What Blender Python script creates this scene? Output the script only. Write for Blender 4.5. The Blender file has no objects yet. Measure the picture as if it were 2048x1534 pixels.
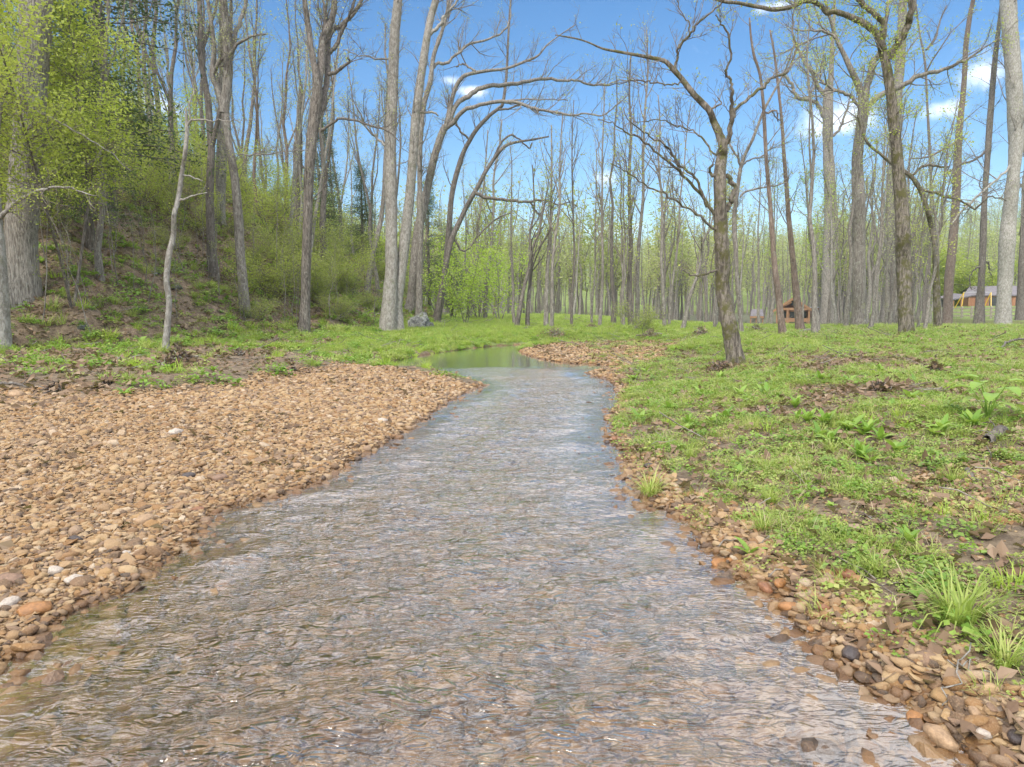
import bpy, math, random
import numpy as np
from mathutils import Vector

# ------------------------------------------------------------------ camera, world, sun, exposure
SC = bpy.context.scene
COL = SC.collection
F = 1400.0; HOR = 610.0; CAMZ = 1.6
PITCH = math.atan((767 - HOR) / F)
cam = bpy.data.objects.new('camera', bpy.data.cameras.new('camera'))
COL.objects.link(cam); SC.camera = cam
cam.location = (0, 0, CAMZ); cam.rotation_euler = (math.pi / 2 - PITCH, 0, 0)
cam.data.sensor_width = 36; cam.data.lens = F / 2048 * 36
cam.data.clip_start = 0.05; cam.data.clip_end = 3000

SUN_EL = math.radians(42); SUN_AZ = math.radians(200)      # azimuth clockwise from +Y
SKY_STRENGTH = 0.10
SUN_STRENGTH = 2.3
EXPOSURE = 0.68
SC.view_settings.view_transform = 'Standard'; SC.view_settings.look = 'None'
SC.view_settings.gamma = 1; SC.view_settings.use_curve_mapping = False
SC.view_settings.exposure = EXPOSURE
SC.cycles.max_bounces = 8; SC.cycles.diffuse_bounces = 3; SC.cycles.glossy_bounces = 3
SC.cycles.transparent_max_bounces = 12; SC.cycles.transmission_bounces = 4
SC.cycles.use_denoising = True

CP, SP = math.cos(PITCH), math.sin(PITCH)
def ray(px, py):
    """direction (with world Y component 1) through a measured point of the view"""
    cx = (px - 1024) / F; cy = (767 - py) / F
    y = CP + cy * SP; z = -SP + cy * CP
    return np.array([cx / y, 1.0, z / y])
def at(px, py, Y):
    return ray(px, py) * Y + np.array([0, 0, CAMZ])
def plane(px, py, z=0.0):
    d = ray(px, py); t = (z - CAMZ) / d[2]
    return d[:2] * t

def mat(name):
    m = bpy.data.materials.new(name); m.use_nodes = True
    nt = m.node_tree; nt.nodes.clear()
    return m, nt
class N:
    """small helper to write node trees"""
    def __init__(s, nt): s.nt = nt
    def n(s, t, **kw):
        nd = s.nt.nodes.new(t)
        ins = kw.pop('ins', {})
        for k, v in kw.items(): setattr(nd, k, v)
        for k, v in ins.items():
            if isinstance(v, bpy.types.NodeSocket): s.nt.links.new(v, nd.inputs[k])
            else: nd.inputs[k].default_value = v
        return nd
    def link(s, a, b): s.nt.links.new(a, b)
    def math(s, op, a, b=0.0, clamp=False):
        return s.n('ShaderNodeMath', operation=op, use_clamp=clamp, ins={0: a, 1: b}).outputs[0]
    def mix(s, f, a, b, blend='MIX'):
        nd = s.n('ShaderNodeMix', data_type='RGBA', blend_type=blend)
        for i, v in ((0, f), (6, a), (7, b)):
            if isinstance(v, bpy.types.NodeSocket): s.link(v, nd.inputs[i])
            else: nd.inputs[i].default_value = v if i == 0 else (*v[:3], 1)
        return nd.outputs[2]
    def noise(s, vec, scale, detail=4, rough=0.6, dist=0.0):
        nd = s.n('ShaderNodeTexNoise', ins={'Scale': scale, 'Detail': detail, 'Roughness': rough, 'Distortion': dist})
        if vec is not None: s.link(vec, nd.inputs['Vector'])
        return nd.outputs['Fac']
    def ramp(s, fac, stops, interp='LINEAR'):
        nd = s.n('ShaderNodeValToRGB'); r = nd.color_ramp; r.interpolation = interp
        while len(r.elements) > 1: r.elements.remove(r.elements[-1])
        r.elements[0].position = stops[0][0]; r.elements[0].color = (*stops[0][1], 1)
        for p, c in stops[1:]:
            e = r.elements.new(p); e.color = (*c, 1)
        s.link(fac, nd.inputs[0])
        return nd.outputs[0]
    def step(s, v, lo, hi, a=0.0, b=1.0):
        return s.n('ShaderNodeMapRange', interpolation_type='SMOOTHSTEP', ins={0: v, 1: lo, 2: hi, 3: a, 4: b}).outputs[0]
    def pos(s, scale=(1, 1, 1)):
        g = s.n('ShaderNodeNewGeometry').outputs['Position']
        return s.n('ShaderNodeVectorMath', operation='MULTIPLY', ins={0: g, 1: scale}).outputs[0]

# sky
W = bpy.data.worlds.new('World'); SC.world = W; W.use_nodes = True
W.node_tree.nodes.clear(); q = N(W.node_tree)
sky = q.n('ShaderNodeTexSky', sky_type='NISHITA', sun_disc=False, sun_elevation=SUN_EL, sun_rotation=SUN_AZ,
          altitude=200, air_density=1.0, dust_density=0.6, ozone_density=2.0)
dirv = q.n('ShaderNodeTexCoord').outputs['Generated']
sep = q.n('ShaderNodeSeparateXYZ', ins={0: dirv})
# flat layer coordinates for the added cloud veil overhead
zc = q.math('MAXIMUM', sep.outputs[2], 0.03)
lay = q.n('ShaderNodeCombineXYZ', ins={0: q.math('DIVIDE', sep.outputs[0], zc), 1: q.math('DIVIDE', sep.outputs[1], zc)}).outputs[0]
n_small = q.noise(dirv, 15.0, 7, 0.66, 0.5)
mask = None
for (px, py, sx, sy) in ((900, 160, 34, 14), (945, 182, 40, 14), (1212, 356, 44, 24), (1690, 240, 85, 34), (1880, 220, 45, 22),
                         (1965, 150, 52, 26), (1560, 12, 50, 14), (1250, 460, 80, 22), (1110, 520, 60, 20),
                         (2140, 90, 120, 70), (300, 210, 80, 30), (-350, 90, 180, 60), (2500, 330, 220, 70)):
    d = ray(px, py); d = d / np.linalg.norm(d)
    v = q.n('ShaderNodeVectorMath', operation='SUBTRACT', ins={0: dirv, 1: tuple(d)}).outputs[0]
    v = q.n('ShaderNodeVectorMath', operation='MULTIPLY', ins={0: v, 1: (F / sx * 1.2, F / max(sx, sy) * .7, F / sy * 1.2)}).outputs[0]
    l = q.n('ShaderNodeVectorMath', operation='LENGTH', ins={0: v}).outputs['Value']
    m_ = q.step(l, 0.0, 1.6, 1.0, 0.0)
    mask = m_ if mask is None else q.math('MAXIMUM', mask, m_)
cl1 = q.step(q.math('ADD', mask, q.math('MULTIPLY', q.math('SUBTRACT', n_small, 0.5), 2.4)), 0.3, 1.35)
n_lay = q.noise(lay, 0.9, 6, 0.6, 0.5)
added_veil = q.step(n_lay, 0.27, 0.50)
upm = q.step(sep.outputs[2], 0.385, 0.50)  # unseen bright veil, added above the view so the water reflects white
cl = q.math('MAXIMUM', q.math('MULTIPLY', cl1, .6), q.math('MULTIPLY', added_veil, upm))
skyc = q.n('ShaderNodeHueSaturation', ins={'Saturation': 1.3, 'Value': 1.1, 'Color': sky.outputs[0]}).outputs[0]
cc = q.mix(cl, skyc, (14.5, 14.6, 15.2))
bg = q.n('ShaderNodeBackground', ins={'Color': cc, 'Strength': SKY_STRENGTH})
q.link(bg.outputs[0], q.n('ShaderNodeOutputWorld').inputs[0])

sun = bpy.data.objects.new('sun', bpy.data.lights.new('sun', 'SUN'))
COL.objects.link(sun)
sun.data.energy = SUN_STRENGTH; sun.data.angle = math.radians(14); sun.data.color = (1.0, 0.95, 0.87)
sd_ = Vector((math.sin(SUN_AZ) * math.cos(SUN_EL), math.cos(SUN_AZ) * math.cos(SUN_EL), math.sin(SUN_EL)))
sun.rotation_euler = sd_.to_track_quat('Z', 'Y').to_euler(); sun.location = sd_ * 60

# ------------------------------------------------------------------ mesh helpers
RNG = np.random.default_rng(7)
def vnoise(x, y, seed=0):
    """smooth value noise in 0..1"""
    x = np.asarray(x, float); y = np.asarray(y, float)
    xi = np.floor(x).astype(np.int64); yi = np.floor(y).astype(np.int64)
    fx = x - xi; fy = y - yi; fx = fx * fx * (3 - 2 * fx); fy = fy * fy * (3 - 2 * fy)
    def h(a, b):
        v = (a * 374761393 + b * 668265263 + seed * 974634777) & 0xffffffff
        v = ((v ^ (v >> 13)) * 1274126177) & 0xffffffff
        v = (v ^ (v >> 16)) & 0xffff
        return v / 65535.0
    return (h(xi, yi) * (1 - fx) + h(xi + 1, yi) * fx) * (1 - fy) + (h(xi, yi + 1) * (1 - fx) + h(xi + 1, yi + 1) * fx) * fy
def fbm(x, y, seed=0, o=4):
    s = 0; a = .5; t = 0
    for i in range(o):
        s = s + a * vnoise(x * 2 ** i, y * 2 ** i, seed + i); t += a; a *= .5
    return s / t
def sstep(v, a, b):
    t = np.clip((v - a) / (b - a), 0, 1); return t * t * (3 - 2 * t)

def poly_sd(P, X, Y):
    """signed distance to a polygon, negative inside"""
    P = np.asarray(P, float); n = len(P)
    d2 = np.full(X.shape, 1e9); ins = np.zeros(X.shape, bool)
    for i in range(n):
        a = P[i]; b = P[(i + 1) % n]; e = b - a
        wx = X - a[0]; wy = Y - a[1]
        t = np.clip((wx * e[0] + wy * e[1]) / (e @ e + 1e-12), 0, 1)
        d2 = np.minimum(d2, (wx - e[0] * t) ** 2 + (wy - e[1] * t) ** 2)
        if a[1] != b[1]:
            c = ((a[1] <= Y) != (b[1] <= Y)) & (X < a[0] + (Y - a[1]) / (b[1] - a[1]) * e[0])
            ins ^= c
    d = np.sqrt(d2); return np.where(ins, -d, d)

def mesh_np(name, V, faces, nper, mats=None, smooth=True, matidx=None):
    """faces: flat index array with nper corners per face"""
    V = np.asarray(V, np.float32); faces = np.asarray(faces, np.int32).ravel()
    me = bpy.data.meshes.new(name); nf = len(faces) // nper
    me.vertices.add(len(V)); me.vertices.foreach_set('co', V.ravel())
    me.loops.add(len(faces)); me.loops.foreach_set('vertex_index', faces)
    me.polygons.add(nf); me.polygons.foreach_set('loop_start', np.arange(0, nf * nper, nper, dtype=np.int32))
    me.polygons.foreach_set('use_smooth', np.full(nf, smooth, bool))
    for m in (mats or []): me.materials.append(m)
    if matidx is not None: me.polygons.foreach_set('material_index', np.asarray(matidx, np.int32))
    me.update(calc_edges=True)
    return me
def obj(name, me, parent=None, loc=(0, 0, 0), rot=(0, 0, 0), scale=(1, 1, 1)):
    o = bpy.data.objects.new(name, me); COL.objects.link(o); o.parent = parent
    o.location = loc; o.rotation_euler = rot; o.scale = scale
    return o
def thing(name, label, cat, loc=(0, 0, 0), rotz=0, group=None, me=None):
    o = obj(name, me, None, loc, (0, 0, rotz)); o['label'] = label; o['category'] = cat
    if group: o['group'] = group
    return o

class MB:
    """collects tubes / quads / tris into one mesh (all faces stored as quads or tris)"""
    def __init__(s): s.V = []; s.Q = []; s.T = []; s.n = 0
    def add(s, V, Q=None, T=None):
        V = np.asarray(V, float)
        if Q is not None and len(Q): s.Q.append(np.asarray(Q) + s.n)
        if T is not None and len(T): s.T.append(np.asarray(T) + s.n)
        s.V.append(V); s.n += len(V)
    def box(s, c, d, rz=0, M=None):
        c = np.array(c, float); d = np.array(d, float) / 2
        v = np.array([[x, y, z] for z in (-1, 1) for y in (-1, 1) for x in (-1, 1)], float) * d
        if rz: v = v @ np.array([[math.cos(rz), math.sin(rz), 0], [-math.sin(rz), math.cos(rz), 0], [0, 0, 1]])
        s.add(v + c, Q=[[0, 2, 3, 1], [4, 5, 7, 6], [0, 1, 5, 4], [2, 6, 7, 3], [0, 4, 6, 2], [1, 3, 7, 5]])
    def beam(s, a, b, w, h=None):
        """square bar from a to b"""
        h = h or w; a = np.array(a, float); b = np.array(b, float); t = (b - a) / np.linalg.norm(b - a)
        u = np.cross(t, [0, 0, 1]); u = np.array([1, 0, 0.]) if np.linalg.norm(u) < 1e-3 else u / np.linalg.norm(u)
        v = np.cross(u, t); o = [-u * w / 2 - v * h / 2, u * w / 2 - v * h / 2, u * w / 2 + v * h / 2, -u * w / 2 + v * h / 2]
        s.add([a + k for k in o] + [b + k for k in o], Q=[[0, 1, 2, 3], [7, 6, 5, 4], [0, 4, 5, 1], [1, 5, 6, 2], [2, 6, 7, 3], [3, 7, 4, 0]])
    def tube(s, P, R, k=5, rough=0.0, rng=None, cap=True):
        P = np.asarray(P, float); R = np.asarray(R, float); n = len(P)
        T = np.gradient(P, axis=0); T /= np.linalg.norm(T, axis=1)[:, None] + 1e-9
        ref = np.array([0.31, 0.95, 0.05]) if abs(T[0][2]) > .5 else np.array([0.1, 0.1, 0.99])
        U = np.cross(T, ref); U /= np.linalg.norm(U, axis=1)[:, None] + 1e-9
        Vv = np.cross(T, U); a = np.arange(k) * 2 * math.pi / k
        rr = R[:, None] * np.ones((1, k))
        if rough: rr = rr * (1 + rough * (rng.random((n, k)) - .5) + rough * .6 * (rng.random((1, k)) - .5))
        ring = P[:, None, :] + rr[..., None] * (np.cos(a)[None, :, None] * U[:, None, :] + np.sin(a)[None, :, None] * Vv[:, None, :])
        i = np.arange(n - 1)[:, None] * k; j = np.arange(k)[None, :]; j2 = (j + 1) % k
        Q = np.stack([i + j, i + j2, i + k + j2, i + k + j], -1).reshape(-1, 4)
        s.add(ring.reshape(-1, 3), Q=Q)
        if cap and k > 4:
            s.T.append(np.array([[s.n - k, s.n - k + m, s.n - k + m + 1] for m in range(1, k - 1)]))
    def mesh(s, name, mats, smooth=True):
        V = np.concatenate(s.V) if s.V else np.zeros((0, 3))
        Q = np.concatenate(s.Q) if s.Q else np.zeros((0, 4), int)
        T = np.concatenate(s.T) if s.T else np.zeros((0, 3), int)
        me = bpy.data.meshes.new(name)
        me.vertices.add(len(V)); me.vertices.foreach_set('co', V.astype(np.float32).ravel())
        lp = np.concatenate([Q.ravel(), T.ravel()]).astype(np.int32)
        me.loops.add(len(lp)); me.loops.foreach_set('vertex_index', lp)
        nf = len(Q) + len(T); me.polygons.add(nf)
        st = np.concatenate([np.arange(len(Q)) * 4, len(Q) * 4 + np.arange(len(T)) * 3]).astype(np.int32)
        me.polygons.foreach_set('loop_start', st); me.polygons.foreach_set('use_smooth', np.full(nf, smooth, bool))
        for m in mats: me.materials.append(m)
        me.update(calc_edges=True)
        return me
# ------------------------------------------------------------------ where the water lies
SHORE = [(65, 1300), (137, 1221), (246, 1187), (308, 1135), (369, 1105), (400, 1060), (420, 1025), (513, 1002), (625, 971), (697, 927), (770, 890),
         (835, 845), (890, 805), (930, 786), (972, 771), (925, 759), (873, 742), (793, 738), (745, 732),
         (814, 717), (887, 705), (945, 697), (998, 692), (1076, 689), (1173, 685.5), (1228, 684), (1262, 684),
         (1232, 686.5), (1173, 689), (1095, 692), (1048, 695), (1033, 702), (1068, 716), (1125, 726), (1183, 729.5), (1248, 734), (1256, 738),
         (1203, 740), (1172, 747), (1193, 753), (1216, 759), (1222, 766), (1234, 775), (1235, 785), (1229, 811), (1214, 826), (1219, 845), (1223, 862),
         (1206, 884), (1241, 903), (1247, 924), (1262, 944), (1267, 985), (1288, 1012), (1326, 1023), (1364, 1044), (1390, 1067), (1382, 1088),
         (1414, 1103), (1437, 1144), (1481, 1164), (1543, 1200), (1604, 1285), (1674, 1324), (1684, 1352), (1737, 1390), (1806, 1418),
         (1845, 1487), (1918, 1515), (1975, 1540), (2100, 1640)]
WP = [plane(*p) for p in SHORE]
WP += [np.array(p) for p in ((3.2, 0.0), (4.2, -4.0), (5.0, -14.0), (-1.6, -14.0), (-2.2, -6.0), (-2.6, 0.0), (-2.55, 1.6), (-2.45, 2.3))]
WP = np.array(WP)
FOOT = np.array([plane(*p, .45) for p in ((0, 702), (330, 690), (620, 668), (720, 664), (840, 652), (905, 643))])
FOOT = np.vstack([[(-34, -30), (-19, 4)], FOOT, [(-9, 66), (-16, 78), (-40, 96), (-140, 140)]])
HILLP = np.vstack([FOOT, [(-300, 200), (-300, -60), (-40, -60)]])

def axis(lo, hi, c0, c1, s0, g, smax):
    a = list(np.arange(c0, c1, s0)); s = s0
    while a[-1] < hi: s = min(s * g, smax); a.append(a[-1] + s)
    s = s0; b = []; v = c0
    while v > lo: s = min(s * g, smax); v -= s; b.append(v)
    return np.array(b[::-1] + a)
GX = axis(-330, 420, -4.5, 5.5, 0.07, 1.026, 9.0)
GY = axis(-14, 620, 1.4, 9.0, 0.07, 1.023, 9.0)
X, Y = np.meshgrid(GX, GY)                       # rows = y
SDW = poly_sd(WP, X, Y)
HD = -poly_sd(HILLP, X, Y)                       # metres up the slope from its foot
GL = [plane(*p, .12) for p in ((0, 806), (120, 797), (240, 806), (330, 797), (480, 777), (560, 761), (640, 745), (700, 730), (760, 735), (870, 747), (975, 775), (1000, 1000), (700, 1534))]
GL = np.array(GL + [np.array(p) for p in ((-1, 0), (-1, -14), (-14, -14), (-14, 5), (-9.5, 10.3))])
GS = np.array([plane(*p, .1 if p[0] < 1262 else .28) for p in ((1020, 703), (1095, 690), (1232, 684), (1300, 681), (1385, 677), (1412, 684), (1350, 698), (1290, 716), (1260, 735),
                                       (1245, 748), (1238, 778), (1212, 768), (1160, 747), (1150, 735), (1060, 719))])
GR = np.array([plane(*p, .1) for p in ((1540, 1205), (1640, 1270), (1800, 1310), (1960, 1370), (2200, 1400), (2700, 1500), (2700, 1900), (1700, 1900), (1500, 1300))])
GP = np.array([plane(*p, .4) for p in ((1740, 960), (1850, 915), (1990, 905), (2150, 920), (2160, 1010), (1990, 1000), (1880, 985))])
MUD = np.array([plane(*p, .45) for p in ((1540, 785), (1620, 764), (1780, 768), (1830, 790), (1760, 802), (1600, 803))])
MUD2 = np.array([plane(*p, .5) for p in ((1560, 728), (1640, 703), (1800, 706), (1860, 716), (1760, 735), (1650, 738))])

nz1 = fbm(X * .9, Y * .9, 3); nz2 = fbm(X * 3.1, Y * 3.1, 11); nz3 = fbm(X * .16, Y * .16, 21)
jit = (nz2 - .5) * .5 + (nz1 - .5) * .7
sgl = poly_sd(GL, X, Y); sgs = poly_sd(GS, X, Y); sgr = poly_sd(GR, X, Y); sgp = poly_sd(GP, X, Y)
right = sstep(X - (1.0 + 0.0 * Y), 0, .01)
gravel = np.maximum.reduce([sstep(-(sgl + jit * .8), -.25, .3), sstep(-(sgs + jit), -.4, .4), .85 * sstep(-(sgr + jit), -.4, .3),
                            .55 * sstep(-(sgp + jit), -.5, .5), sstep(-(SDW - np.clip(.7 - Y * .07, .08, .36) - jit * .6), -.2, .1) * (1 - sstep(Y, 18.5, 19.5) * (1 - sstep(-SDW, -.01, .01)))])
hillm = sstep(HD, -1.2, 1.0)
strip = (1 - hillm) * sstep(-X - 3.2 + (Y - 14) * -.05, 0, .5) * (1 - sstep(Y, 24, 29)) * (1 - gravel)   # leaf-strewn strip under the slope
farb = sstep(Y, 22, 27)
g1 = sstep(nz1, .36, .56)
green = np.where(farb > .5, .93, .35 + .6 * g1)
green = green * (1 - strip) + strip * (.1 + .85 * sstep(fbm(X * .8 + 9, Y * .8, 31), .47, .62))
green = green * (1 - hillm) + hillm * (.15 + .5 * sstep(nz3 + nz1 * .6, .72, .98))
mud = np.maximum(sstep(-(poly_sd(MUD, X, Y) + jit), -.4, .3), .8 * sstep(-(poly_sd(MUD2, X, Y) + jit), -.5, .4))
green = green * (1 - mud) * (1 - .8 * gravel)
FADE = sstep(Y, 70, 110)
# heights
inside = SDW < 0
riff = sstep(Y, 17.0, 19.0)                      # deeper still pool behind the riffle
dep = (.030 + .18 * (1 - np.exp(-np.clip(-SDW, 0, 9) * .62))) * (1 - riff) + riff * (.04 + .5 * (1 - np.exp(-np.clip(-SDW, 0, 9) * .9)))
sd = np.clip(SDW, 0, 200)
onleft = (X < plane(1035, 702)[0]) & (Y < 60)
bar = .22 * (1 - np.exp(-sd * .5)) + .02
rb = .10 * sstep(sd, 0, .35) + .34 * sstep(sd, .1, 4.2) + .16 * sstep(sd, 4, 14) + .10 * sstep(X, 8, 18) * (1 - sstep(Y, 24, 34))
lbank = .12 * sstep(sd, 0, .25) + .22 * sstep(sd, .1, 2.2) + .12 * sstep(sd, 2, 8)
gw = sstep(-(np.minimum(sgl, sgs)), -.5, .5)
left = (X < 1.2) | ((Y > 23.2) & (X < 9)) 
w_l = 1 - sstep(X, 0.9, 1.2) * (1 - sstep(Y, 23.5, 27) * (1 - sstep(X, 5, 12)))
land = (rb * (1 - w_l) + lbank * w_l) * (1 - gw) + bar * gw
fx = sstep(Y, 24, 66) * sstep(X, 3, 15)
land = land * (1 - fx) + fx * (.1 + -1.0 * np.exp(-((X - 34) / 16) ** 2) + 1.1 * sstep(X - Y * .61, -5, 1) * sstep(Y, 78, 90) + .35 * sstep(X - Y * .61, -8, -1))
ns = (nz1 - .5) * .16 + (nz2 - .5) * .05
Z = np.where(inside, -dep + (nz2 - .5) * .03, land + ns * sstep(sd, .1, 2.5) * (1 - .6 * gw) + (nz2 - .5) * .012)
CREST = 25.0
hup = np.clip(HD, 0, 400)
hz = CREST * (1 - np.exp(-(hup * .95 / CREST) ** 1.25)) 
hfade = 1 - .75 * sstep(Y, 62, 120)
Z = Z + hz * hfade * (1 + .25 * (nz3 - .5)) + hillm * ((nz1 - .5) * .9 + (nz2 - .5) * .3)
# wooded ridge on the far side of the valley
ridge = sstep(Y + X * .25, 150, 330) * 26 * (.55 + .45 * sstep(X, 60, 190)) + sstep(Y, 330, 600) * 14 + (nz3 - .5) * 6 * sstep(Y, 120, 200)
Z = Z + ridge * (1 - hillm * .5)

def grid_i(A, x, y):
    x = np.asarray(x, float); y = np.asarray(y, float)
    i = np.clip(np.searchsorted(GX, x) - 1, 0, len(GX) - 2); j = np.clip(np.searchsorted(GY, y) - 1, 0, len(GY) - 2)
    u = (x - GX[i]) / (GX[i + 1] - GX[i]); v = (y - GY[j]) / (GY[j + 1] - GY[j])
    u = np.clip(u, 0, 1); v = np.clip(v, 0, 1)
    return (A[j, i] * (1 - u) + A[j, i + 1] * u) * (1 - v) + (A[j + 1, i] * (1 - u) + A[j + 1, i + 1] * u) * v
def gz(x, y): return grid_i(Z, x, y)
def ground(px, py, ymax=400):
    d = ray(px, py); t = 1.0
    prev = t
    while t < ymax:
        if CAMZ + d[2] * t < gz(d[0] * t, t):
            lo, hi = prev, t
            for _ in range(12):
                m = (lo + hi) / 2
                if CAMZ + d[2] * m < gz(d[0] * m, m): hi = m
                else: lo = m
            return np.array([d[0] * hi, hi, float(gz(d[0] * hi, hi))])
        prev = t; t *= 1.012
    t = 60.0
    return np.array([d[0] * t, t, float(gz(d[0] * t, t))])

# ------------------------------------------------------------------ materials
TAN = [(0.0, (.06, .055, .052)), (.10, (.13, .095, .068)), (.19, (.25, .14, .058)), (.30, (.33, .19, .07)), (.42, (.43, .29, .135)), (.56, (.34, .235, .14)),
       (.68, (.49, .355, .19)), (.80, (.52, .41, .26)), (.88, (.24, .165, .125)), (.95, (.52, .42, .30)), (1.0, (.60, .52, .42))]
def stone_mat():
    m, nt = mat('creek_stone'); q = N(nt)
    rnd = q.n('ShaderNodeObjectInfo').outputs['Random']
    c = q.mix(1.0, q.ramp(rnd, TAN), (.80, .75, .68), 'MULTIPLY')
    tc = q.n('ShaderNodeTexCoord').outputs['Object']
    n1 = q.noise(tc, 3.0, 5, .65); n2 = q.noise(tc, 11, 4, .7)
    c = q.mix(q.step(n1, .35, .7), q.mix(.35, c, (.30, .17, .09)), c)
    c = q.mix(q.math('MULTIPLY', q.step(n2, .45, .75), .5), c, (.46, .32, .19))
    z = q.n('ShaderNodeSeparateXYZ', ins={0: q.n('ShaderNodeNewGeometry').outputs['Position']}).outputs[2]
    wet = q.step(z, .015, .055, 1.0, 0.0)
    cw = q.mix(1.0, c, (.56, .49, .41), 'MULTIPLY')
    c = q.mix(wet, c, cw)
    ro = q.step(wet, 0, 1, .85, .28)
    b = q.n('ShaderNodeBump', ins={'Strength': .5, 'Distance': .02, 'Height': q.math('ADD', n1, n2)})
    p = q.n('ShaderNodeBsdfPrincipled', ins={'Base Color': c, 'Roughness': ro, 'Normal': b.outputs[0]})
    q.link(p.outputs[0], q.n('ShaderNodeOutputMaterial').inputs[0])
    return m
M_STONE = stone_mat()

def ground_mat():
    m, nt = mat('creek_ground'); q = N(nt)
    P = q.pos()
    at_ = q.n('ShaderNodeAttribute', attribute_name='zones')
    s3 = q.n('ShaderNodeSeparateColor', ins={0: at_.outputs['Color']})
    gr, gn, li = s3.outputs[0], s3.outputs[1], s3.outputs[2]
    n1 = q.noise(P, 1.3, 6, .65); n2 = q.noise(P, 7, 6, .7); n3 = q.noise(P, 34, 5, .7); n4 = q.noise(P, 130, 3, .7)
    warp = q.n('ShaderNodeVectorMath', operation='ADD', ins={0: P, 1: q.n('ShaderNodeVectorMath', operation='SCALE', ins={0: q.n('ShaderNodeTexNoise', ins={'Vector': P, 'Scale': 12.0}).outputs['Color'], 'Scale': .06}).outputs[0]}).outputs[0]
    vor = q.n('ShaderNodeTexVoronoi', feature='F1', ins={'Vector': q.n('ShaderNodeVectorMath', operation='MULTIPLY', ins={0: warp, 1: (1.0, 1.25, 2.0)}).outputs[0], 'Scale': 17.0})
    v2 = q.n('ShaderNodeTexVoronoi', feature='F1', ins={'Vector': warp, 'Scale': 46.0})
    cell = q.ramp(q.n('ShaderNodeSeparateColor', ins={0: vor.outputs['Color']}).outputs[0], TAN)
    cell2 = q.ramp(q.n('ShaderNodeSeparateColor', ins={0: v2.outputs['Color']}).outputs[0], TAN)
    pick = q.step(q.n('ShaderNodeSeparateColor', ins={0: vor.outputs['Color']}).outputs[1], .5, .56)
    gcol = q.mix(pick, cell, cell2)
    gcol = q.mix(q.math('MULTIPLY', q.step(vor.outputs['Distance'], .3, .75), .6), gcol, (.20, .13, .08))
    soil = q.ramp(n2, [(.25, (.05, .038, .024)), (.45, (.11, .08, .048)), (.55, (.17, .125, .075)), (.75, (.27, .205, .125))])
    lit = q.ramp(q.mix(.5, n3, n2), [(.3, (.05, .032, .024)), (.44, (.12, .078, .05)), (.52, (.22, .16, .105)), (.62, (.36, .28, .19)), (.75, (.46, .38, .28))])
    litter = q.mix(q.step(n1, .35, .65), lit, q.mix(.5, lit, soil))
    grn = q.ramp(q.mix(.5, n3, n1), [(.3, (.10, .085, .04)), (.45, (.13, .17, .04)), (.6, (.20, .28, .05)), (.8, (.30, .34, .09))])
    base = q.mix(li, q.mix(.5, soil, litter), litter)
    gm = q.math('ADD', gn, q.math('MULTIPLY', q.math('SUBTRACT', n3, .5), 1.3))
    c = q.mix(q.step(gm, .5, .95), base, grn)
    gv = q.step(q.math('ADD', gr, q.math('MULTIPLY', q.math('SUBTRACT', n2, .5), .7)), .35, .65)
    c = q.mix(gv, c, gcol)
    z = q.n('ShaderNodeSeparateXYZ', ins={0: P}).outputs[2]
    wet = q.step(z, .02, .07, 1.0, 0.0)
    c = q.mix(wet, c, q.mix(1.0, c, (.70, .58, .45), 'MULTIPLY'))
    deep = q.step(z, -.42, -.2, 1.0, 0.0)
    c = q.mix(deep, c, (.10, .105, .055))
    hgt = q.math('ADD', q.math('MULTIPLY', gv, q.math('SUBTRACT', 1.0, vor.outputs['Distance'])), q.math('ADD', n3, q.math('MULTIPLY', n4, .4)))
    b = q.n('ShaderNodeBump', ins={'Strength': .8, 'Distance': .03, 'Height': hgt})
    p = q.n('ShaderNodeBsdfPrincipled', ins={'Base Color': c, 'Roughness': .9, 'Normal': b.outputs[0]})
    q.link(p.outputs[0], q.n('ShaderNodeOutputMaterial').inputs[0])
    return m
M_GROUND = ground_mat()
V = np.stack([X, Y, Z], -1).reshape(-1, 3)
ny, nx = X.shape
i = (np.arange(ny - 1)[:, None] * nx + np.arange(nx - 1)[None, :]).ravel()
gme = mesh_np('ground', V, np.stack([i, i + 1, i + nx + 1, i + nx], -1), 4, [M_GROUND])
ca = gme.color_attributes.new('zones', 'FLOAT_COLOR', 'POINT')
litz = np.clip(hillm * .9 + strip * .55, 0, 1)
ca.data.foreach_set('color', np.stack([gravel, green * (.15 + .85 * sstep(Y, 9, 20)), litz, np.ones_like(X)], -1).astype(np.float32).ravel())
GROUND = obj('ground', gme); GROUND['kind'] = 'structure'

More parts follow.
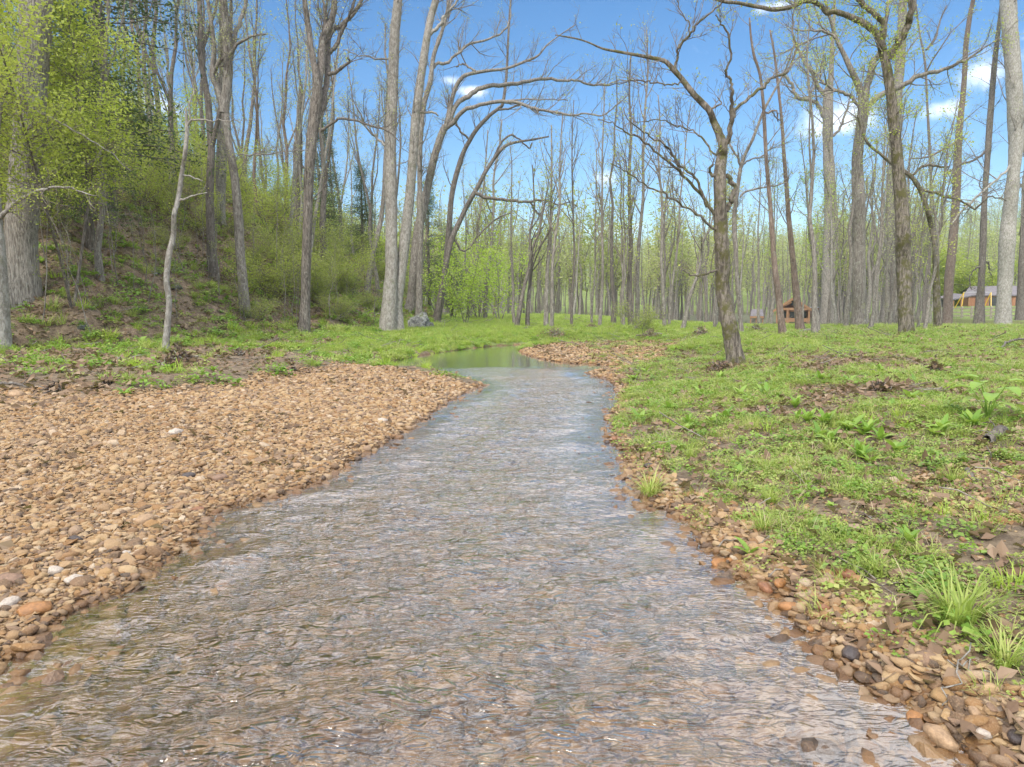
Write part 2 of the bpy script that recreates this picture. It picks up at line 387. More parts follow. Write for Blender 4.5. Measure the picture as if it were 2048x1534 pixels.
# ------------------------------------------------------------------ water
def water_mat():
    m, nt = mat('creek_water'); q = N(nt)
    P = q.pos(); y = q.n('ShaderNodeSeparateXYZ', ins={0: P}).outputs[1]
    calm = q.step(q.math('ADD', y, q.math('MULTIPLY', q.noise(P, 1.1, 3), 2.4)), 17.8, 19.6)
    rot = q.n('ShaderNodeMapping', ins={'Vector': P, 'Rotation': (0, 0, math.radians(-28)), 'Scale': (.62, 1.3, 1)}).outputs[0]
    a = q.noise(rot, 3.9, 1.6, .45, 1.1); b_ = q.noise(rot, 12.5, 1.5, .45, 1.4); c = q.noise(rot, 34, 1, .4, 1.0)
    h = q.math('ADD', q.math('MULTIPLY', a, 1.0), q.math('ADD', q.math('MULTIPLY', q.math('ABSOLUTE', q.math('SUBTRACT', b_, .5)), -.85), q.math('MULTIPLY', c, .10)))
    amp = q.step(calm, 0, 1, .050, .0016)
    edge = q.n('ShaderNodeAttribute', attribute_name='flow').outputs['Fac']
    h = q.math('MULTIPLY', h, q.math('MULTIPLY', amp, edge))
    bp = q.n('ShaderNodeBump', ins={'Strength': 1.0, 'Distance': 1.0, 'Height': h})
    inc = q.n('ShaderNodeNewGeometry').outputs['Incoming']
    cs = q.math('ABSOLUTE', q.n('ShaderNodeVectorMath', operation='DOT_PRODUCT', ins={0: inc, 1: bp.outputs[0]}).outputs['Value'])
    fr = q.math('ADD', .03, q.math('MULTIPLY', q.math('POWER', q.math('SUBTRACT', 1.0, cs, True), 2.5), 1.22), True)
    gl = q.n('ShaderNodeBsdfGlossy', ins={'Color': (1, 1, 1, 1), 'Roughness': .12, 'Normal': bp.outputs[0]})
    tr = q.n('ShaderNodeBsdfTransparent', ins={'Color': (.97, .94, .85, 1)})
    rf = q.n('ShaderNodeBsdfRefraction', ins={'Color': (.95, .96, .92, 1), 'IOR': 1.2, 'Roughness': 0.0, 'Normal': bp.outputs[0]})
    low = q.n('ShaderNodeMixShader', ins={0: .12, 1: tr.outputs[0], 2: rf.outputs[0]})
    f2 = fr
    mx = q.n('ShaderNodeMixShader', ins={0: f2, 1: low.outputs[0], 2: gl.outputs[0]})
    q.link(mx.outputs[0], q.n('ShaderNodeOutputMaterial').inputs[0])
    return m
M_WATER = water_mat()
wx = axis(-7, 9.2, -3.6, 4.6, .032, 1.03, .25); wy = axis(-13.5, 29, 1.6, 9, .032, 1.02, .22)
WX, WY = np.meshgrid(wx, wy)
wsd = grid_i(SDW, WX, WY)
calm = 1 - sstep(WY, 16.8, 18.6)
u = WX * .91 + WY * .4; v = -WX * .4 + WY * .91
rip = (fbm(u * 1.3, v * 3.0, 51, 3) - .5) * .075 + (fbm(u * 5, v * 10, 61, 2) - .5) * .018
WZ = rip * calm * sstep(-wsd, -.02, .5) + 0.004
keep = wsd < .25
ok = keep[:-1, :-1] & keep[1:, 1:] & keep[1:, :-1] & keep[:-1, 1:]
wi = (np.arange(len(wy) - 1)[:, None] * len(wx) + np.arange(len(wx) - 1)[None, :])[ok]
Qf = np.stack([wi, wi + 1, wi + len(wx) + 1, wi + len(wx)], -1)
used, inv = np.unique(Qf.ravel(), return_inverse=True)
wv = np.stack([WX, WY, WZ], -1).reshape(-1, 3)[used]
wme = mesh_np('creek_water', wv, inv, 4, [M_WATER]); fa = wme.attributes.new('flow', 'FLOAT', 'POINT')
fa.data.foreach_set('value', (.16 + .84 * sstep(-grid_i(SDW, wv[:, 0], wv[:, 1]) + .5 * (vnoise(wv[:, 0] * 1.3, wv[:, 1] * 1.3, 8) - .5), .05, 1.15)).astype(np.float32))
wo = obj('creek_water', wme); wo['kind'] = 'structure'

# ------------------------------------------------------------------ scattering (geometry nodes for what nobody could count)
def scatter(name, protos, pts, rots, scl, idx, label=None, parent=None):
    me = bpy.data.meshes.new(name); n = len(pts)
    me.vertices.add(n); me.vertices.foreach_set('co', np.asarray(pts, np.float32).ravel())
    for nm, dat in (('rot', rots), ('scl', scl)):
        a = me.attributes.new(nm, 'FLOAT_VECTOR', 'POINT'); a.data.foreach_set('vector', np.asarray(dat, np.float32).ravel())
    a = me.attributes.new('idx', 'INT', 'POINT'); a.data.foreach_set('value', np.asarray(idx, np.int32))
    o = obj(name, me, parent); o['kind'] = 'stuff'
    if label: o['label'] = label
    ng = bpy.data.node_groups.new(name, 'GeometryNodeTree')
    ng.interface.new_socket('Geometry', in_out='INPUT', socket_type='NodeSocketGeometry')
    ng.interface.new_socket('Geometry', in_out='OUTPUT', socket_type='NodeSocketGeometry')
    gi = ng.nodes.new('NodeGroupInput'); go = ng.nodes.new('NodeGroupOutput')
    g2i = ng.nodes.new('GeometryNodeGeometryToInstance')
    for pme in protos[::-1]:
        po = bpy.data.objects.new(pme.name, pme)
        oi = ng.nodes.new('GeometryNodeObjectInfo'); oi.inputs['Object'].default_value = po
        ng.links.new(oi.outputs['Geometry'], g2i.inputs[0])
    iop = ng.nodes.new('GeometryNodeInstanceOnPoints')
    ng.links.new(gi.outputs[0], iop.inputs['Points']); ng.links.new(g2i.outputs[0], iop.inputs['Instance'])
    iop.inputs['Pick Instance'].default_value = True
    for nm, ty, sock in (('idx', 'INT', 'Instance Index'), ('rot', 'FLOAT_VECTOR', 'Rotation'), ('scl', 'FLOAT_VECTOR', 'Scale')):
        na = ng.nodes.new('GeometryNodeInputNamedAttribute'); na.data_type = ty; na.inputs['Name'].default_value = nm
        ng.links.new(na.outputs['Attribute'], iop.inputs[sock])
    ng.links.new(iop.outputs[0], go.inputs[0])
    md = o.modifiers.new('scatter', 'NODES'); md.node_group = ng
    return o

from mathutils import noise as mnoise
import bmesh
def stone_mesh(name, rng, flat=.45, n=22, el=.75):
    p = rng.normal(size=(n, 3)); p /= np.linalg.norm(p, axis=1)[:, None]
    p = np.sign(p) * np.abs(p) ** .8; p *= (1 + .25 * (rng.random((n, 1)) - .5)) * [1, el, flat] * .5
    bm = bmesh.new()
    for v in p: bm.verts.new(v)
    r = bmesh.ops.convex_hull(bm, input=bm.verts)
    bmesh.ops.delete(bm, geom=[e for e in r['geom_interior'] if isinstance(e, bmesh.types.BMVert)], context='VERTS')
    me = bpy.data.meshes.new(name); bm.to_mesh(me); bm.free(); me.materials.append(M_STONE)
    me.polygons.foreach_set('use_smooth', np.full(len(me.polygons), n > 24, bool))
    return me
rs = np.random.default_rng(5)
STONES = [stone_mesh('stone', rs, rs.uniform(.3, .6), int((15, 17, 20, 22, 30)[rs.integers(5)]), rs.uniform(.6, .95)) for _ in range(14)]

def in_view(x, y, z=0.1, margin=.06):
    """keeps what the photograph's surroundings could show, plus a step to each side"""
    zz = z - CAMZ; f = y * CP - zz * SP; u = y * SP + zz * CP
    with np.errstate(divide='ignore', invalid='ignore'):
        return (f > .8) & (np.abs(x / f) < .7315 + margin + .5 / np.maximum(f, .5)) & (u / f > -.548 - margin) & (u / f < .548 + margin)
def rand_pts(n, x0, x1, y0, y1, rng, power=1.0):
    """random points in a box, thinning with distance"""
    y = y0 + (y1 - y0) * rng.random(n) ** power
    x = x0 + (x1 - x0) * rng.random(n)
    return x, y

# gravel
r = np.random.default_rng(17)
Xs = []; Ys = []; Ss = []
def gravel_batch(n, x0, x1, y0, y1, s0, s1, test, power=1.0):
    x, y = rand_pts(n, x0, x1, y0, y1, r, power)
    k = in_view(x, y) & test(x, y); x = x[k]; y = y[k]
    s = s0 + (s1 - s0) * r.random(len(x)) ** 2.2
    Xs.append(x); Ys.append(y); Ss.append(s)
dry = lambda x, y: (grid_i(SDW, x, y) > -.15) & (grid_i(gravel, x, y) > .25 + .5 * r.random(len(x)))
wetb = lambda x, y: (grid_i(SDW, x, y) < 0)
margin = lambda x, y: (grid_i(SDW, x, y) > -.12) & (grid_i(SDW, x, y) < .12 + .25 * r.random(len(x))) & (x > .5)
gravel_batch(150000, -9, 1, 1.5, 12, .022, .075, dry)
gravel_batch(9000, -9, 1, 1.5, 12, .045, .125, dry)
gravel_batch(22000, 1, 8, 1.5, 11, .015, .055, lambda x, y: (grid_i(SDW, x, y) > .1) & (x > .5) & (r.random(len(x)) < .75 * sstep(fbm(x * 1.7, y * 1.7, 5, 3), .36, .6)))
gravel_batch(60000, -6, 1, 1.5, 7, .015, .05, dry)
gravel_batch(50000, -9, 1, 9, 19, .04, .12, dry)
gravel_batch(75000, -1, 11, 15, 35, .05, .14, dry)
gravel_batch(26000, 1, 6, 1.5, 7, .02, .09, dry)
gravel_batch(2600, 1, 6, 1.5, 7, .04, .10, dry)
gravel_batch(9000, 1, 6, 5, 14, .03, .08, dry)
gravel_batch(22000, .5, 5, 1.5, 16, .025, .10, margin)
gravel_batch(34000, -3, 4, 1.5, 7, .03, .15, wetb)
gravel_batch(12000, -3, 4, 6, 16, .06, .17, wetb)
gx = np.concatenate(Xs); gy = np.concatenate(Ys); gs = np.concatenate(Ss)
gzv = gz(gx, gy)
n = len(gx)
grot = np.stack([r.normal(0, .28, n), r.normal(0, .28, n), r.random(n) * 6.283], -1)
gsc = gs[:, None] * (1 + .3 * (r.random((n, 3)) - .5))
gpt = np.stack([gx, gy, gzv + gs * .12], -1)
gid = r.integers(0, len(STONES), n)
# the 300 that show largest are stones of their own
app = gs / (gy * CP + 1.2) * (grid_i(SDW, gx, gy) > 0.02)
top = np.argsort(-app)[:300]; isb = np.zeros(n, bool); isb[top] = True
for k in top:
    o = obj('stone', STONES[gid[k]], GROUND, gpt[k], grot[k], gsc[k])
scatter('gravel', STONES, gpt[~isb], grot[~isb], gsc[~isb], gid[~isb], 'loose tan and brown creek gravel on the bars, banks and stream bed')
# ------------------------------------------------------------------ vegetation materials
def bark_mat(name, c0, c1, moss, lichen, stretch=(9, 9, 1.6), bump=.9):
    m, nt = mat(name); q = N(nt)
    tc = q.n('ShaderNodeTexCoord').outputs['Object']
    P = q.n('ShaderNodeVectorMath', operation='MULTIPLY', ins={0: tc, 1: stretch}).outputs[0]
    n1 = q.noise(P, 2.2, 6, .68, .6); n2 = q.noise(tc, 2.6, 5, .68); n3 = q.noise(tc, 9, 4, .7)
    rnd = q.n('ShaderNodeObjectInfo').outputs['Random']
    c = q.mix(q.step(n1, .38, .62), c0, c1)
    c = q.mix(q.math('MULTIPLY', q.step(rnd, 0, 1), .3), c, (.12, .10, .085))
    c = q.mix(q.math('MULTIPLY', q.step(q.math('ADD', n3, q.math('MULTIPLY', n2, .6)), .86, .98), lichen), c, (.50, .50, .46))
    mm = q.step(q.math('ADD', n2, q.math('MULTIPLY', n3, .7)), 1.01 - .3 * moss, 1.2 - .3 * moss)
    c = q.mix(q.math('MULTIPLY', mm, min(1, moss * 1.6)), c, (.095, .088, .028))
    b = q.n('ShaderNodeBump', ins={'Strength': bump, 'Distance': .03, 'Height': q.math('ADD', n1, q.math('MULTIPLY', mm, .3))})
    p = q.n('ShaderNodeBsdfPrincipled', ins={'Base Color': c, 'Roughness': .92, 'Normal': b.outputs[0]})
    q.link(p.outputs[0], q.n('ShaderNodeOutputMaterial').inputs[0])
    return m
B_GREY = bark_mat('grey_bark', (.125, .105, .088), (.32, .29, .25), .35, .6)
B_SHAG = bark_mat('shaggy_bark', (.14, .12, .10), (.44, .40, .35), .22, .35, (16, 16, 1.0), 1.6)
B_WHITE = bark_mat('pale_bark', (.21, .19, .16), (.40, .375, .335), .42, .9, (6, 6, 2.5), 1.2)
B_DARK = bark_mat('dark_bark', (.07, .058, .048), (.22, .19, .16), .25, .3)
B_MOSSY = bark_mat('mossy_bark', (.06, .048, .036), (.25, .215, .17), .72, .6)
B_TWIG = bark_mat('twig_bark', (.13, .105, .085), (.29, .25, .205), .2, .4, (4, 4, 4), .2)
B_WARM = bark_mat('brown_bark', (.11, .075, .055), (.27, .20, .155), .3, .3)

def leaf_mat(name, stops, trans=.45, rough=.5, sc=3.0, spec=.4):
    m, nt = mat(name); q = N(nt)
    g = q.n('ShaderNodeNewGeometry')
    rnd = g.outputs['Random Per Island']
    orn = q.n('ShaderNodeObjectInfo').outputs['Random']
    n1 = q.noise(g.outputs['Position'], sc, 3, .6)
    f = q.math('ADD', q.math('MULTIPLY', rnd, .45), q.math('ADD', q.math('MULTIPLY', n1, .45), q.math('MULTIPLY', orn, .25)))
    c = q.ramp(f, stops)
    d = q.n('ShaderNodeBsdfPrincipled', ins={'Base Color': c, 'Roughness': rough, 'Specular IOR Level': spec})
    t = q.n('ShaderNodeBsdfTranslucent', ins={'Color': q.mix(.35, c, (.45, .62, .05))})
    mx = q.n('ShaderNodeMixShader', ins={0: trans, 1: d.outputs[0], 2: t.outputs[0]})
    q.link(mx.outputs[0], q.n('ShaderNodeOutputMaterial').inputs[0])
    return m
L_SPRING = leaf_mat('spring_leaf', [(.2, (.24, .31, .045)), (.5, (.39, .46, .07)), (.8, (.52, .55, .13))], .5)
L_PALE = leaf_mat('pale_bud_leaf', [(.2, (.30, .34, .12)), (.5, (.42, .45, .18)), (.8, (.52, .50, .26))], .5)
L_BRIGHT = leaf_mat('bright_leaf', [(.2, (.22, .36, .035)), (.5, (.36, .51, .06)), (.8, (.48, .59, .11))], .5)
L_OLIVE = leaf_mat('olive_leaf', [(.2, (.17, .20, .05)), (.5, (.28, .32, .08)), (.8, (.40, .42, .13))], .45)
L_CEDAR = leaf_mat('cedar_leaf', [(.2, (.022, .045, .018)), (.5, (.045, .085, .030)), (.8, (.08, .13, .045))], .15)
L_HERB = leaf_mat('herb_leaf', [(.2, (.10, .19, .038)), (.5, (.20, .31, .06)), (.8, (.33, .42, .11))], .35, .5, 1.5)
L_HERBB = leaf_mat('broad_leaf', [(.2, (.11, .22, .035)), (.5, (.20, .35, .05)), (.8, (.31, .44, .085))], .4, .42, 1.5)
L_GRASS = leaf_mat('grass_blade', [(.2, (.19, .25, .06)), (.5, (.31, .40, .08)), (.8, (.46, .48, .16))], .4, .5, 1.0)
L_STRAW = leaf_mat('dry_straw', [(.2, (.22, .16, .09)), (.5, (.38, .29, .17)), (.8, (.50, .41, .27))], .2, .7)
L_DEAD = leaf_mat('dead_leaf', [(.2, (.06, .035, .022)), (.45, (.15, .09, .055)), (.65, (.25, .165, .105)), (.85, (.38, .29, .20))], .15, .7)

# ------------------------------------------------------------------ leaf and branch builders
def stuffed(o): o['kind'] = 'stuff'; return o
def unit(v): return v / (np.linalg.norm(v, axis=-1, keepdims=True) + 1e-9)
def leaf_quads(P, size, rng, per=3, spread=1.3, asp=.55, droop=0.0):
    """P: points; a few folded diamond leaves round each"""
    P = np.repeat(np.asarray(P, float), per, axis=0); n = len(P)
    s = size * (.6 + .8 * rng.random(n))[:, None]
    a = unit(rng.normal(size=(n, 3)) * [1, 1, .6] + [0, 0, -droop]); b = unit(np.cross(a, rng.normal(size=(n, 3)) * .6 + [0, 0, 1.0]))
    c0 = P + rng.normal(size=(n, 3)) * size * spread
    V = np.stack([c0, c0 + a * s * .5 + b * s * asp * .5, c0 + a * s, c0 + a * s * .5 - b * s * asp * .5], 1)
    return V.reshape(-1, 3), np.arange(4 * n).reshape(-1, 4)

def sprout(rng, pts, rad, lvl, P, out, tips):
    """children of one branch: P['lv'][lvl] = (number per metre, start fraction, angle deg, length factor, up bias)"""
    if lvl >= len(P['lv']) or len(out) > P.get('max', 4000): return
    per, t0, ang, lf, upb = P['lv'][lvl]
    seg = np.linalg.norm(np.diff(pts, axis=0), axis=1); L = seg.sum()
    cum = np.concatenate([[0], np.cumsum(seg)])
    nch = per * L * (1 - t0); nch = int(nch) + (rng.random() < nch % 1)
    for _ in range(nch):
        t = (t0 + (1 - t0) * rng.random()) * L
        k = min(np.searchsorted(cum, t) - 1, len(seg) - 1); k = max(k, 0)
        f = (t - cum[k]) / (seg[k] + 1e-9)
        p = pts[k] * (1 - f) + pts[k + 1] * f; rr = rad[k] * (1 - f) + rad[k + 1] * f
        tan = (pts[k + 1] - pts[k]) / (seg[k] + 1e-9)
        ln = P['len'][lvl] * lf * (.45 + .8 * rng.random()) * (1 - .55 * t / L)
        perp = unit(np.cross(tan, rng.normal(size=3))); a = math.radians(ang * (.7 + .6 * rng.random()))
        d = tan * math.cos(a) + perp * math.sin(a); d[2] += upb; d = unit(d)
        m = 5 if lvl == 0 else (4 if lvl == 1 else 3)
        Q = [p]; dd = d
        for _s in range(m):
            dd = unit(dd + rng.normal(size=3) * P.get('wig', .16) + np.array([0, 0, upb * .25]))
            Q.append(Q[-1] + dd * ln / m)
        Q = np.array(Q)
        r0 = min(rr * .62, .004 + ln * P.get('thick', .0125)); R = np.linspace(r0, max(.0034, r0 * .25), m + 1)
        out.append((Q, R, 5 if lvl == 0 and r0 > .02 else 3))
        if lvl >= P.get('leaflvl', 1):
            tips.append(Q[-1]); tips.append(Q[-2])
            if m > 3: tips.append(Q[-3])
        sprout(rng, Q, R, lvl + 1, P, out, tips)

def smooth_line(P, n=4):
    """Catmull-Rom through measured points (rows of x,y,z,radius)"""
    P = np.asarray(P, float)
    if len(P) < 3: 
        return np.array([P[0] + (P[-1] - P[0]) * t for t in np.linspace(0, 1, n + 1)])
    Q = np.vstack([2 * P[0] - P[1], P, 2 * P[-1] - P[-2]]); out = []
    for k in range(1, len(Q) - 2):
        for t in np.arange(n) / n:
            out.append(.5 * ((2 * Q[k]) + (-Q[k - 1] + Q[k + 1]) * t + (2 * Q[k - 1] - 5 * Q[k] + 4 * Q[k + 1] - Q[k + 2]) * t * t + (-Q[k - 1] + 3 * Q[k] - 3 * Q[k + 1] + Q[k + 2]) * t ** 3))
    out.append(Q[-2]); out = np.array(out); out[:, 3] = np.maximum(out[:, 3], .003)
    return out

def traced_tree(name, label, cat, lines, bark, leaf=None, seed=1, twig=None, leafn=.0, leafsize=.05, depth=None, sink=.15, flare=1.35, limbdrift=.35, group=None):
    """lines[0] is the trunk from its foot up, the others its limbs: (x, y, width) measured in the photograph; each gets its own distance"""
    rng = np.random.default_rng(seed)
    g = ground(lines[0][0][0], lines[0][0][1]) if depth is None else at(lines[0][0][0], lines[0][0][1], depth)
    if depth is not None: g[2] = float(gz(g[0], g[1]))
    D = g[1]; root = thing(name, label, cat, tuple(g), group=group)
    done = []; tw = []; tips = []; parts = []
    for li, ln in enumerate(lines):
        if li == 0: d0, slope = D, rng.uniform(-.04, .04)
        else:
            A = np.array([c[:2] for c in done]); k = np.argmin(((A - ln[0][:2]) ** 2).sum(1)); d0 = done[k][2]
            slope = rng.uniform(-limbdrift, limbdrift)
        acc = 0; pts = []
        for k, (px, py, w) in enumerate(ln):
            if k: acc += math.hypot(px - ln[k - 1][0], py - ln[k - 1][1]) / F * D
            dep = d0 + slope * acc + (0.04 * rng.normal() * min(acc, 2))
            if k: px += rng.normal() * min(2.2, 14 / max(w, 1)) * (li > 0); py += rng.normal() * min(2.2, 14 / max(w, 1)) * (li > 0)
            p = at(px, py, dep); pts.append([*(p - g), max(.003, w * .5 * dep / F)]); done.append((px, py, dep))
        if li == 0:
            p0 = list(pts[0]); p0[2] = -sink; p0[3] *= flare
            p1 = [pts[0][j] * .7 + pts[1][j] * .3 for j in range(4)]
            if flare > 1: pts = [p0, [*pts[0][:3], pts[0][3] * (1 + (flare - 1) * .55)]] + pts[1:]
        S = smooth_line(pts, 5 if li == 0 else 4)
        if li: S[:, :3] += rng.normal(size=(len(S), 3)) * (.006 + .0005 * D) * np.minimum(1, np.arange(len(S)))[:, None]
        mb = MB(); k_ = 14 if S[0, 3] > .09 else (8 if S[0, 3] > .03 else 5)
        mb.tube(S[:, :3], S[:, 3], k_, .10 if k_ > 8 else .08, rng)
        obj('trunk' if li == 0 else 'limb', mb.mesh(name, [bark]), root)
        parts.append((S[:, :3], S[:, 3], li))
    P = dict(lv=[(1.5, .3, 55, 1, .25), (3.0, .15, 45, 1, .1), (5, .1, 42, 1, .05)], len=[1.3, .55, .28], wig=.16, max=1500)
    if twig: P.update(twig)
    sc = (D / 22.0) ** .85; P['len'] = [v * sc for v in P['len']]; P['lv'] = [(v[0] * (3.1, 2.1, 1.5)[j] / sc, *v[1:]) for j, v in enumerate(P['lv'])]; P['max'] = int(P['max'] * 2.6)
    n0 = P.get('trunk0', .35)
    for Pp, R, li in parts:
        out = []; PP = dict(P); lv = list(P['lv'])
        if li == 0: lv[0] = (lv[0][0] * P.get('trunkden', .5), n0, *lv[0][2:])
        PP['lv'] = lv; sprout(rng, Pp, R, 0, PP, out, tips)
        tw += out
    if tw:
        mb = MB()
        for Q, R, k in tw: mb.tube(Q, R, k, cap=False)
        stuffed(obj('twigs', mb.mesh(name, [B_TWIG if bark is not B_DARK else B_DARK]), root))
    if leaf and leafn > 0 and tips:
        T = np.array(tips); T = T[rng.random(len(T)) < leafn]
        if len(T):
            V, Qd = leaf_quads(T, leafsize, rng, 3)
            mb = MB(); mb.add(V, Q=Qd); stuffed(obj('leaves', mb.mesh(name, [leaf], False), root))
    return root

# ------------------------------------------------------------------ prototype trees, copied in loops
def proto_tree(seed, h, r0, bark, leaf, forks=1, lean=.03, dens=1.0, leafn=.3, leafsize=.08, low=.35, spread=1.0, mx=1100, tier=3, per=2):
    rng = np.random.default_rng(seed); n = 10
    z = np.linspace(-.3, h, n + 1); w = np.cumsum(rng.normal(size=(n + 1, 2)) * h * .008, 0)
    ph = rng.random() * 6.28
    pts = np.stack([w[:, 0] + lean * z * math.cos(ph), w[:, 1] + lean * z * math.sin(ph), z], 1); pts[0, :2] = pts[1, :2] * .5
    rad = r0 * (1 - .82 * (np.clip(z, 0, h) / h) ** .85); rad[0] *= 1.35
    mb = MB(); mb.tube(pts, rad, 9, .08, rng, False)
    stems = [(pts, rad)]
    for f in range(forks):
        k = int(rng.integers(3, 6)); a = rng.random() * 6.28; m = 6; q_ = [pts[k]]; dd = unit(np.array([math.cos(a) * .45, math.sin(a) * .45, 1]))
        L = h * (1 - k / n) * rng.uniform(.7, .95)
        for _ in range(m): dd = unit(dd + rng.normal(size=3) * .08 + [0, 0, .1]); q_.append(q_[-1] + dd * L / m)
        rr = np.linspace(rad[k] * .7, .012, m + 1); mb.tube(np.array(q_), rr, 6, .06, rng, False); stems.append((np.array(q_), rr))
    out = []; tips = []
    P = dict(lv=[(2.6 * dens, low, 42, 1, .35), (2.6 * dens, .2, 38, 1, .2), (3.6 * dens, .15, 38, 1, .1)][:tier], len=[h * .17 * spread, h * .07 * spread, h * .032], wig=.13, max=mx, thick=.010)
    for p_, r_ in stems: sprout(rng, p_, r_, 0, P, out, tips)
    tb = MB()
    for Q, R, k in out: tb.tube(Q, np.maximum(R, .005), 3, cap=False)
    res = [('trunk', mb.mesh('trunk', [bark])), ('branches', tb.mesh('branches', [B_TWIG if bark is not B_DARK else B_DARK]))]
    if leaf and tips:
        T = np.array(tips); T = T[rng.random(len(T)) < leafn]
        V, Qd = leaf_quads(T, leafsize, rng, per, 1.6); lb = MB(); lb.add(V, Q=Qd); res.append(('leaves', lb.mesh('leaves', [leaf], False)))
    return res
def leafy_bush(seed, h, w, leaf, nst=5, leafsize=.05, dens=1.0, per=4, mx=1500, arch=.0, t0=.1):
    rng = np.random.default_rng(seed); mb = MB(); out = []; tips = []
    for s in range(nst):
        a = s * 6.283 / nst + rng.random(); L = h * rng.uniform(.7, 1.1); m = 7; q_ = [np.array([math.cos(a) * .05, math.sin(a) * .05, -.1])]
        dd = unit(np.array([math.cos(a) * w / h, math.sin(a) * w / h, 1.0]) * ([.4, .4, 1] if t0 > .2 else [1, 1, 1]))
        for k in range(m): dd = unit(dd + rng.normal(size=3) * .10 + [math.cos(a) * .05, math.sin(a) * .05, -arch * k / m]); q_.append(q_[-1] + dd * L / m)
        q_ = np.array(q_); rr = np.linspace(.012 + h * .0035, .005, m + 1); mb.tube(q_, rr, 6, .05, rng, False)
        P = dict(lv=[(6.0 * dens, t0, 62, 1, .12), (7.0 * dens, .1, 50, 1, .04)], len=[w * .5, w * .2], wig=.16, max=mx // nst, leaflvl=0)
        o2 = []; sprout(rng, q_, rr, 0, P, o2, tips); out += o2
    tb = MB()
    for Q, R, k in out: tb.tube(Q, np.maximum(R, .004), 3, cap=False)
    T = np.array(tips); V, Qd = leaf_quads(T, leafsize, rng, per, 1.8); lb = MB(); lb.add(V, Q=Qd)
    return [('stems', mb.mesh('stems', [B_DARK if t0 > .2 else B_GREY])), ('twigs', tb.mesh('twigs', [B_TWIG])), ('leaves', lb.mesh('leaves', [leaf], False))]
def cedar(seed, h, w):
    rng = np.random.default_rng(seed); mb = MB(); z = np.linspace(-.2, h, 9)
    mb.tube(np.stack([z * .01, z * 0, z], 1), np.linspace(.16, .02, 9), 8, .05, rng, False)
    tb = MB(); T = []
    for k in range(150):
        zz = h * (.12 + .86 * rng.random()); L = w * (1 - (zz / h) ** 1.6) * rng.uniform(.6, 1.1) + .15; a = rng.random() * 6.283
        t = np.linspace(0, 1, 7)[:, None]
        Q = np.array([0, 0, zz]) + t * L * np.array([math.cos(a), math.sin(a), .25]) + (t ** 2) * [0, 0, -.25 * L] + rng.normal(size=(7, 3)) * .03
        tb.tube(Q, np.linspace(.02, .005, 7), 3, cap=False)
        for _ in range(8): T.append(Q[2:] + rng.normal(size=(5, 3)) * .16)
    V, Qd = leaf_quads(np.concatenate(T), .095, rng, 3, .8, .35, .3); lb = MB(); lb.add(V, Q=Qd)
    return [('trunk', mb.mesh('trunk', [B_DARK])), ('branches', tb.mesh('branches', [B_DARK])), ('needles', lb.mesh('needles', [L_CEDAR], False))]

def plant_tree(name, parts, label, cat, x, y, rz, s, group, z=None, tilt=(0, 0)):
    o = thing(name, label, cat, (x, y, float(gz(x, y)) if z is None else z), 0, group)
    o.rotation_euler = (tilt[0], tilt[1], rz); o.scale = (s, s, s)
    for nm, me in parts:
        c = obj(nm, me, o)
        if nm in ('twigs', 'branches', 'leaves', 'needles', 'stems'): stuffed(c)
    return o
# ------------------------------------------------------------------ the trees that can be told apart
TW_UP = dict(lv=[(1.8, .25, 50, 1, .35), (3.0, .15, 42, 1, .18), (4.5, .1, 40, 1, .08)], len=[1.5, .6, .28], max=1100)
TW_BIG = dict(lv=[(1.5, .25, 50, 1, .3), (2.0, .15, 42, 1, .15), (3.6, .1, 40, 1, .08)], len=[2.4, .9, .4], max=1500)
TW_DENSE = dict(lv=[(2.6, .1, 55, 1, .25), (3.6, .12, 45, 1, .12), (4.5, .1, 42, 1, .05)], len=[1.1, .5, .25], max=900)
def T(*a, **k): return traced_tree(*a, **k)

T('shaggy_tree', 'thick shaggy grey trunk on the hillside at the far left, flared at its foot', 'tree',
  [[(43, 590, 66), (44, 500, 56), (46, 400, 56), (52, 342, 55), (58, 260, 52), (65, 171, 50), (71, 80, 54), (73, 0, 54), (76, -160, 50), (80, -330, 44)]],
  B_SHAG, L_SPRING, 11, TW_UP, .3, .06, flare=1.2, sink=1.3)
T('pale_tree', 'smooth whitish trunk cut off by the left edge, mossy at the foot', 'tree',
  [[(4, 697, 30), (2, 620, 30), (-4, 520, 28), (-12, 420, 26), (-20, 300, 24), (-30, 100, 20), (-36, -120, 16)],
   [(-10, 440, 12), (12, 424, 8), (38, 402, 7), (66, 386, 5), (98, 378, 5), (122, 372, 4), (150, 372, 3), (185, 392, 2)],
   [(-18, 330, 10), (10, 182, 5), (40, 192, 5), (70, 214, 5), (100, 232, 4), (150, 262, 3), (210, 300, 2), (262, 345, 2)]],
  B_WHITE, L_SPRING, 12, dict(lv=[(2.2, .1, 60, 1, .15), (3, .1, 50, 1, 0)], len=[1.2, .5], max=500), .6, .06)
T('slender_tree', 'slender crooked pale sapling standing in the drift pile beside the gravel bar', 'tree',
  [[(331, 700, 13), (336, 640, 12), (338, 600, 11), (333, 560, 11), (338, 510, 11), (347, 470, 10), (348, 430, 9), (356, 400, 9), (364, 345, 8), (371, 300, 8), (374, 255, 7), (372, 215, 3)],
   [(374, 252, 5), (386, 240, 4), (410, 236, 3), (440, 241, 2), (466, 238, 2), (486, 246, 1.5)],
   [(380, 238, 4), (384, 205, 3), (388, 178, 2), (392, 150, 1.5)],
   [(352, 406, 5), (370, 398, 4), (390, 392, 3), (412, 384, 2)],
   [(362, 350, 4), (384, 352, 3), (402, 362, 2)]],
  B_WHITE, L_SPRING, 13, dict(lv=[(1.0, .35, 50, 1, .2), (2.0, .1, 45, 1, .1)], len=[.9, .4], max=260), .25, .045, flare=1.2)
